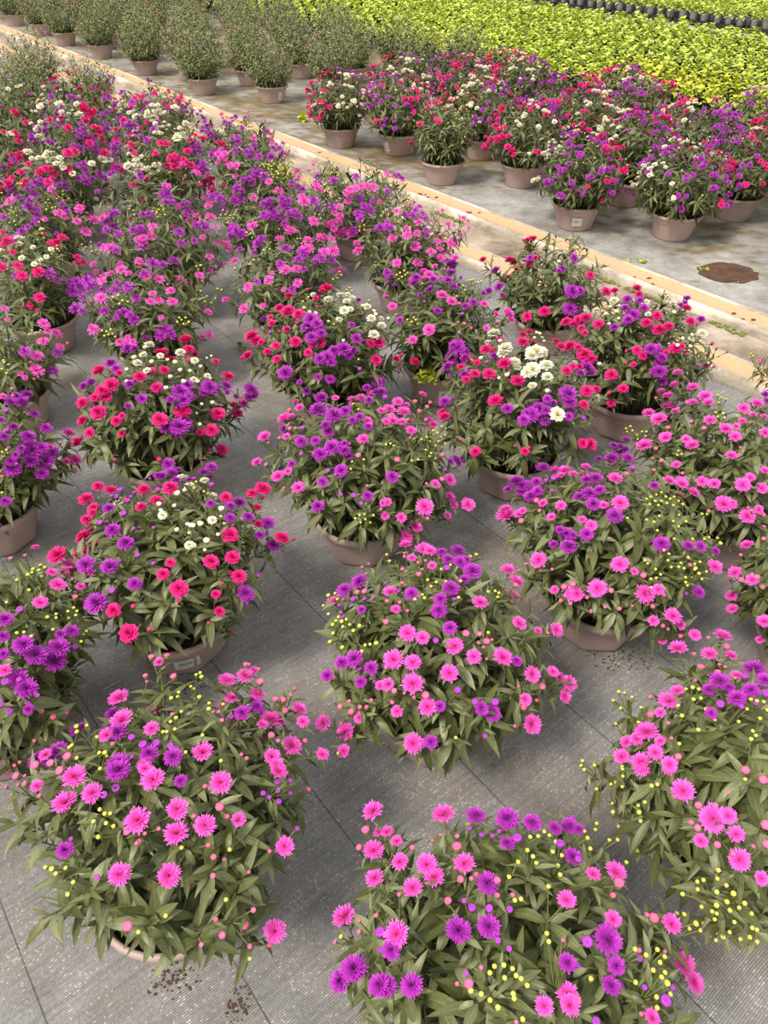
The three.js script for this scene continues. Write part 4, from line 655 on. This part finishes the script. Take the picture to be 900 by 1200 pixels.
// ------------------------------------------------------------------ the budded, still green asters at the back
const greenTint = ['#868f58', '#768149', '#949c66', '#687540', '#9da472'].map(col);
function growGreen(root, a, b) {
  const stems = new Batch(), I4 = new THREE.Matrix4(), leaves = [], buds = new Batch(), N = 60; dropLow = 0.45;
  for (let k = 0; k < N; k++) {
    const y = 1 - (k + 0.5) / N * 1.75, t = k * 2.39996, rad = Math.sqrt(Math.max(0, 1 - y * y)), q = rr(0.82, 1.06), tip = V3(Math.cos(t) * rad * a * q, CROWN_Y + 0.01 + y * (b - 0.13) * q, Math.sin(t) * rad * a * q), path = stemPath(tip, 5);
    stems.add(tube(path, 0.0022, 0.0012, 3, false), I4); growLeaves(path, 20, 0.14, 0.075, 0.044, leaves, 0.85);
    for (let j = 0; j < 3; j++) { const s = rr(0.0035, 0.0058), p = tip.clone().add(V3(rr(-0.025, 0.025), rr(-0.02, 0.02), rr(-0.025, 0.025))); buds.add(BUDS[rnd() < 0.62 ? 'w' : rnd() < 0.8 ? 'Y' : 'p'], new THREE.Matrix4().makeScale(s, s, s).setPosition(p)); }
  }
  const L = new Batch(); leaves.forEach((l) => L.add(leafFar[Math.floor(rnd() * 3)], leafMatrix(l.at, l.dir, l.upper, l.len, l.wide), greenTint[Math.floor(rnd() * 5)]));
  part('stem_cluster', stems.geometry(), stemMat, root, { kind: 'stuff' }); part('foliage', L.geometry(), leafBatchMat, root, { kind: 'stuff' }); part('unopened_bud', buds.geometry(), budMat, root, { kind: 'stuff' });
  for (let j = 0; j < 4; j++) { const t = rr(0, 6.28), y = rr(0.1, 0.9), rad = Math.sqrt(1 - y * y), m = part('flower_head', KINDS.P.far[0], headMat, root, { label: 'first pink flower head to open' }); m.position.set(Math.cos(t) * rad * a, CROWN_Y + 0.02 + y * (b - 0.13), Math.sin(t) * rad * a); m.scale.setScalar(rr(0.009, 0.014)); }
}
const greenSpots = [];
const GREENL = 'green aster in bud, one of the rows at the back', GREENG = 'green asters in bud behind the flowering beds';
const FRONTL = 'green aster in bud in the row of full pots lining the gutter', FRONTG = 'green asters lining the gutter';
const g1 = (p, label, group) => greenSpots.push([p, label ?? GREENL, group ?? (label ? undefined : GREENG)]);
g1(px(318, 99), 'green aster in bud in a pot with a white label at its corner'); g1(px(237, 90), 'bushy green aster in bud standing on a damp dark stain near the gutter');
for (const q of [[169, 69], [117, 51], [75, 37]]) g1(px(...q), FRONTL, FRONTG);
g1(px(390, 90), 'green aster in bud behind the small red and purple one'); g1(bed(3.52, 11.35), FRONTL, FRONTG); g1(bed(3.53, 12.4), FRONTL, FRONTG);
g1(bed(2.31, 6.66), 'single green aster in bud at the end of the flowering bed, beside the gutter'); for (const [u, v] of [[1.79, 6.64], [1.5, 7.23], [2.0, 7.3], [1.6, 7.85], [2.3, 7.85], [1.25, 6.7]]) g1(bed(u, v), 'green aster in bud huddled behind the flowering bed', 'green asters at the end of the flowering bed');
for (let j = 0; j < 9; j++) for (let n = 3; n < 12; n++) {
  const u = 3.47 + 0.285 * j, v = (j % 2 ? 2.25 : 2.7) + 1.1 * n, p = bed(u + rr(-0.05, 0.05), v + rr(-0.06, 0.06), 0);
  if (v < (u > 5.1 ? 5.9 : u > 4.2 ? 6.4 : 6.5) || greenSpots.some(([q]) => Math.hypot(q.x - p.x, q.z - p.z) < 0.47)) continue;
  const [x, y] = project(V3(p.x, 0.3, p.z)); if (x < -25 || y < -25) continue;
  if (u < 3.6) g1(p, FRONTL, FRONTG); else g1(p);
}
const greenProto = [];
greenSpots.forEach(([pos, label, group], i) => {
  const k = i % 4;
  if (!greenProto[k]) { const root = thing('potted_green_aster', label, 'potted plant', group, pos); const pot = addPot(root, true, rr(0, 0.7)); growGreen(root, 0.232 + 0.01 * k, 0.31 + 0.012 * k); greenProto[k] = root; }
  else cloneAs(greenProto[k], pos, rr(0, 6.28), label, group, rr(0.94, 1.06));
});
{ const o = scene.children.find((c) => c.userData.label?.includes('label at its corner')), pot = o.children.find((c) => c.name === 'pot'); sticker(pot, Math.atan2(-o.position.x, -o.position.z) + 0.62 - pot.rotation.y, 0.06, 0.036, 0.06, true); }

// ------------------------------------------------------------------ lime green seedlings
const broad = [0.5, 0.9, 1.3].map((d, k) => leafShape(d, 0.25, 0.15 * (k - 1), 0.38, 4));
function rosette(s) {
  const b = new Batch(), cs = ['#b4c63a', '#c6d44e', '#9fb42c', '#d4de66'].map(col);
  for (let k = 0; k < 16; k++) { const a = k * 2.4 + rr(-0.3, 0.3), lift = k / 16, dir = V3(Math.cos(a) * Math.cos(0.1 + lift * 1.1), Math.sin(0.1 + lift * 1.1), Math.sin(a) * Math.cos(0.1 + lift * 1.1)); b.add(broad[k % 3], leafMatrix(V3(Math.cos(a) * 0.006, 0.085 + lift * 0.07, Math.sin(a) * 0.006), dir, V3(-dir.x * 0.4, 1, -dir.z * 0.4).normalize(), rr(0.062, 0.085) * (1 - 0.35 * lift), rr(0.9, 1.15)), cs[Math.floor(rnd() * 4)]); }
  return b.geometry();
}
const rosettes = [rosette(), rosette(), rosette(), rosette()];
const limeMat = new THREE.MeshPhysicalMaterial({ vertexColors: true, roughness: 0.55, side: THREE.DoubleSide }), goldMat = new THREE.MeshPhysicalMaterial({ color: 0xfff4a0, vertexColors: true, roughness: 0.55, side: THREE.DoubleSide });
const smallPot = new THREE.LatheGeometry([[0.001, 0.002], [0.038, 0.002], [0.041, 0.006], [0.05, 0.078], [0.054, 0.08], [0.055, 0.09], [0.052, 0.091], [0.049, 0.084], [0.001, 0.08]].map(([x, y]) => new THREE.Vector2(x, y)), 14);
const blackPlastic = plain(0x26242a, 0.5), greyPlastic = plain(0x8d868e, 0.5);
const sites = [];
for (let v = 1.6, j = 0; v < 17; v += 0.165, j++) for (let u = 6.25 + (j % 2) * 0.095; u < 9.8; u += 0.19) { const q = [u + rr(-0.016, 0.016), v + rr(-0.016, 0.016)], p = bed(q[0], q[1], 0), [x, y, z] = project(V3(p.x, 0.12, p.z)); if (x > -20 && x < 940 && y > -20) sites.push({ p, x, y, z, s: rr(0.88, 1.16), a: rr(0, 6.28), k: Math.floor(rnd() * 4), gold: q[0] < 7.35 && q[1] < 5.2 }); }
const behind = (s) => s.y > 55 + Math.max(0, s.x - 600) * 0.165 || s.x < 400 || s.x > 900 || s.y < 2;
const shown = sites.filter((s) => !behind(s)).sort((a, b) => a.z - b.z), solo = new Set(shown.slice(0, 290));
const LIMEG = 'lime green seedlings in the wide bed', GOLDG = 'yellow-leaved seedlings behind the asters';
for (const s of solo) {
  const g = thing('potted_seedling', s.gold ? 'bright yellow-green seedling in a small black pot just behind the asters' : 'lime green leafy seedling in a small black pot in the wide bed', 'seedling', s.gold ? GOLDG : LIMEG, s.p);
  part('foliage', rosettes[s.k], s.gold ? goldMat : limeMat, g).rotation.y = s.a; part('pot', smallPot, blackPlastic, g); g.scale.setScalar(s.s);
}
function mass(name, label, list, potMaterial) {
  const g = thing(name, label, 'seedlings'); g.userData.kind = 'stuff'; const M = new THREE.Matrix4(), Q = new THREE.Quaternion();
  for (let k = 0; k < 4; k++) { const l = list.filter((s) => s.k === k); if (!l.length) continue; const im = new THREE.InstancedMesh(rosettes[k], limeMat, l.length); im.name = 'foliage'; im.castShadow = im.receiveShadow = true; l.forEach((s, i) => { im.setMatrixAt(i, M.compose(s.p, Q.setFromAxisAngle(UP, s.a), V3(s.s, s.s, s.s))); im.setColorAt(i, s.gold ? goldMat.color : col('#ffffff')); }); g.add(im); }
  const im = new THREE.InstancedMesh(smallPot, potMaterial, list.length); im.name = 'pot'; im.castShadow = im.receiveShadow = true; list.forEach((s, i) => im.setMatrixAt(i, M.compose(s.p, Q.identity(), V3(s.s, s.s, s.s)))); g.add(im);
}
mass('seedling_bed', 'wide bed of lime green seedlings stretching back behind the asters', sites.filter((s) => !solo.has(s)), blackPlastic);

// trays with a second batch of seedlings across the pale path
const trayGeo = (() => { const s = new THREE.Shape(); s.moveTo(-0.15, -0.25); s.lineTo(0.15, -0.25); s.lineTo(0.15, 0.25); s.lineTo(-0.15, 0.25); s.closePath(); const g = new THREE.ExtrudeGeometry(s, { depth: 0.03, bevelEnabled: true, bevelSize: 0.006, bevelThickness: 0.006, bevelSegments: 1 }); g.rotateX(-Math.PI / 2); g.translate(0, 0.006, 0); const lip = []; for (const [x, z, w, d] of [[-0.148, 0, 0.014, 0.51], [0.148, 0, 0.014, 0.51], [0, -0.248, 0.31, 0.014], [0, 0.248, 0.31, 0.014]]) { const b = new THREE.BoxGeometry(w, 0.02, d); b.translate(x, 0.05, z); lip.push(b.toNonIndexed()); } return mergeGeometries([g, ...lip]); })();
const traySites = [], TRAYG = 'black seedling trays across the path', TRAYP = 'seedlings standing in the front trays';
for (let v = 4.2; v < 13.5; v += 0.53) for (let c = 0; c < 8; c++) {
  const u = 10.82 + c * 0.335, p = bed(u, v, 0), [x, y] = project(V3(p.x, 0.1, p.z)); if (x > 960 || y < -30) continue;
  const t = part(numbered('seedling_tray'), trayGeo, blackPlastic, scene, { label: 'black plastic tray of seedlings across the pale path', category: 'tray', group: TRAYG }); t.position.copy(p); t.rotation.y = TURN;
  for (let a = 0; a < 2; a++) for (let b = 0; b < 3; b++) { const q = bed(u + (a - 0.5) * 0.155, v + (b - 1) * 0.165, 0.045), [X, Y, z] = project(V3(q.x, 0.15, q.z)); traySites.push({ p: q, x: X, y: Y, z, s: rr(0.95, 1.15), a: rr(0, 6.28), k: Math.floor(rnd() * 4), front: c === 0 }); }
}
const soloT = new Set(traySites.filter((s) => s.front && s.x > -10 && s.x < 905 && s.y > -8));
for (const s of soloT) { const g = thing('potted_seedling', 'lime green seedling in a grey pot standing in a black tray at the path edge', 'seedling', TRAYP, s.p); part('foliage', rosettes[s.k], limeMat, g).rotation.y = s.a; part('pot', smallPot, greyPlastic, g); g.scale.setScalar(s.s); }
mass('tray_seedlings', 'lime green seedlings in grey pots filling the trays', traySites.filter((s) => !soloT.has(s)), greyPlastic);
{ const b = new THREE.BoxGeometry(0.12, 0.1, 9); const m = part('bench_rail', b, plain(0x5c555c, 0.6), scene, { label: 'dark grey rail behind the last seedling trays', category: 'rail' }); m.position.copy(bed(13.75, 9.2, 0.05)); m.rotation.y = TURN; }

// ------------------------------------------------------------------ weeds
function weed(x, y, h, size, n, hex, label, yBase = 0) {
  const p = atY(x, y, yBase), g = thing('weed', label, 'weed', undefined, p), b = new Batch(), c = col(hex);
  for (let k = 0; k < n; k++) { const a = rr(0, 6.28), el = rr(0.4, 1.3), d = V3(Math.cos(a) * Math.cos(el), Math.sin(el), Math.sin(a) * Math.cos(el)); b.add(broad[k % 3], leafMatrix(V3(rr(-1, 1) * size * 0.6, rr(0, 0.5) * h, rr(-1, 1) * size * 0.6), d, V3(-d.x * 0.3, 1, -d.z * 0.3).normalize(), rr(0.5, 1) * h, 0.8), c.clone().multiplyScalar(rr(0.75, 1.15))); }
  part('foliage', b.geometry(), limeMat, g);
  part('stem', tube([V3(0, 0, 0), V3(0.003, h * 0.4, 0.002), V3(0, h * 0.8, 0.004)], 0.0015, 0.001, 4), stemMat, g);
}
weed(355, 143, 0.07, 0.02, 14, '#d6e23a', 'bright yellow-green weed seedling alone on the mossy ground');
weed(738, 310, 0.025, 0.04, 16, '#a9b648', 'tiny pale weed beside the far gutter');
weed(752, 308, 0.03, 0.03, 12, '#a9b648', 'little weed with spread leaves next to the gutter by the asters');
weed(825, 318, 0.02, 0.03, 18, '#b4bc3c', 'small yellow-green weed on the rim of the wet soil patch');
weed(884, 320, 0.018, 0.02, 10, '#b4bc3c', 'small weed at the other end of the wet soil patch');
weed(862, 332, 0.014, 0.015, 6, '#c8c848', 'very small yellow weed at the lower edge of the wet soil patch');
weed(503, 447, 0.055, 0.05, 34, '#c3cf4a', 'bright lime weed spilling over the front rim of an aster pot', 0.135);
weed(281, 408, 0.035, 0.012, 7, '#a8b03a', 'olive weed leaf on the mat below a red aster');

// ------------------------------------------------------------------ crumbs of potting soil and a straw on the mat
function crumbs(x, y, sx, sy, n, label) {
  const c = atY(x, y, 0), b = new Batch(), g = new THREE.IcosahedronGeometry(1, 0);
  for (let k = 0; k < n; k++) { const a = rr(0, 6.28), q = Math.pow(rnd(), 0.8), s = rr(0.0006, 0.0024); b.add(g, new THREE.Matrix4().makeScale(s * rr(1, 2), s * 0.7, s * rr(1, 1.6)).setPosition(Math.cos(a) * q * sx, s * 0.4 + 0.0006, Math.sin(a) * q * sy)); }
  part(numbered('soil_crumbs'), b.geometry(), plain(0x5c4838, 1), scene, { kind: 'stuff', label, category: 'soil' }).position.copy(c);
}
crumbs(728, 772, 0.09, 0.045, 110, 'dark soil crumbs spilled beside an eight-sided pot');
crumbs(203, 1150, 0.05, 0.03, 70, 'brown soil crumbs on the mat in front of a bare rim');
crumbs(279, 1178, 0.022, 0.03, 60, 'small dark smear of soil on the mat near a seam');
crumbs(215, 805, 0.06, 0.03, 60, 'soil crumbs under the pot with the bar code label');
{ const p = atY(133, 803, 0), m = part('straw', tube([V3(-0.02, 0.001, 0.014), V3(0, 0.004, 0), V3(0.021, 0.0015, -0.016)], 0.0009, 0.0006, 4), plain(0xd9cdae, 0.7), scene, { label: 'single pale straw lying on the grey mat', category: 'straw' }); m.position.copy(p); }

shadow(scene);
renderer.render(scene, camera);
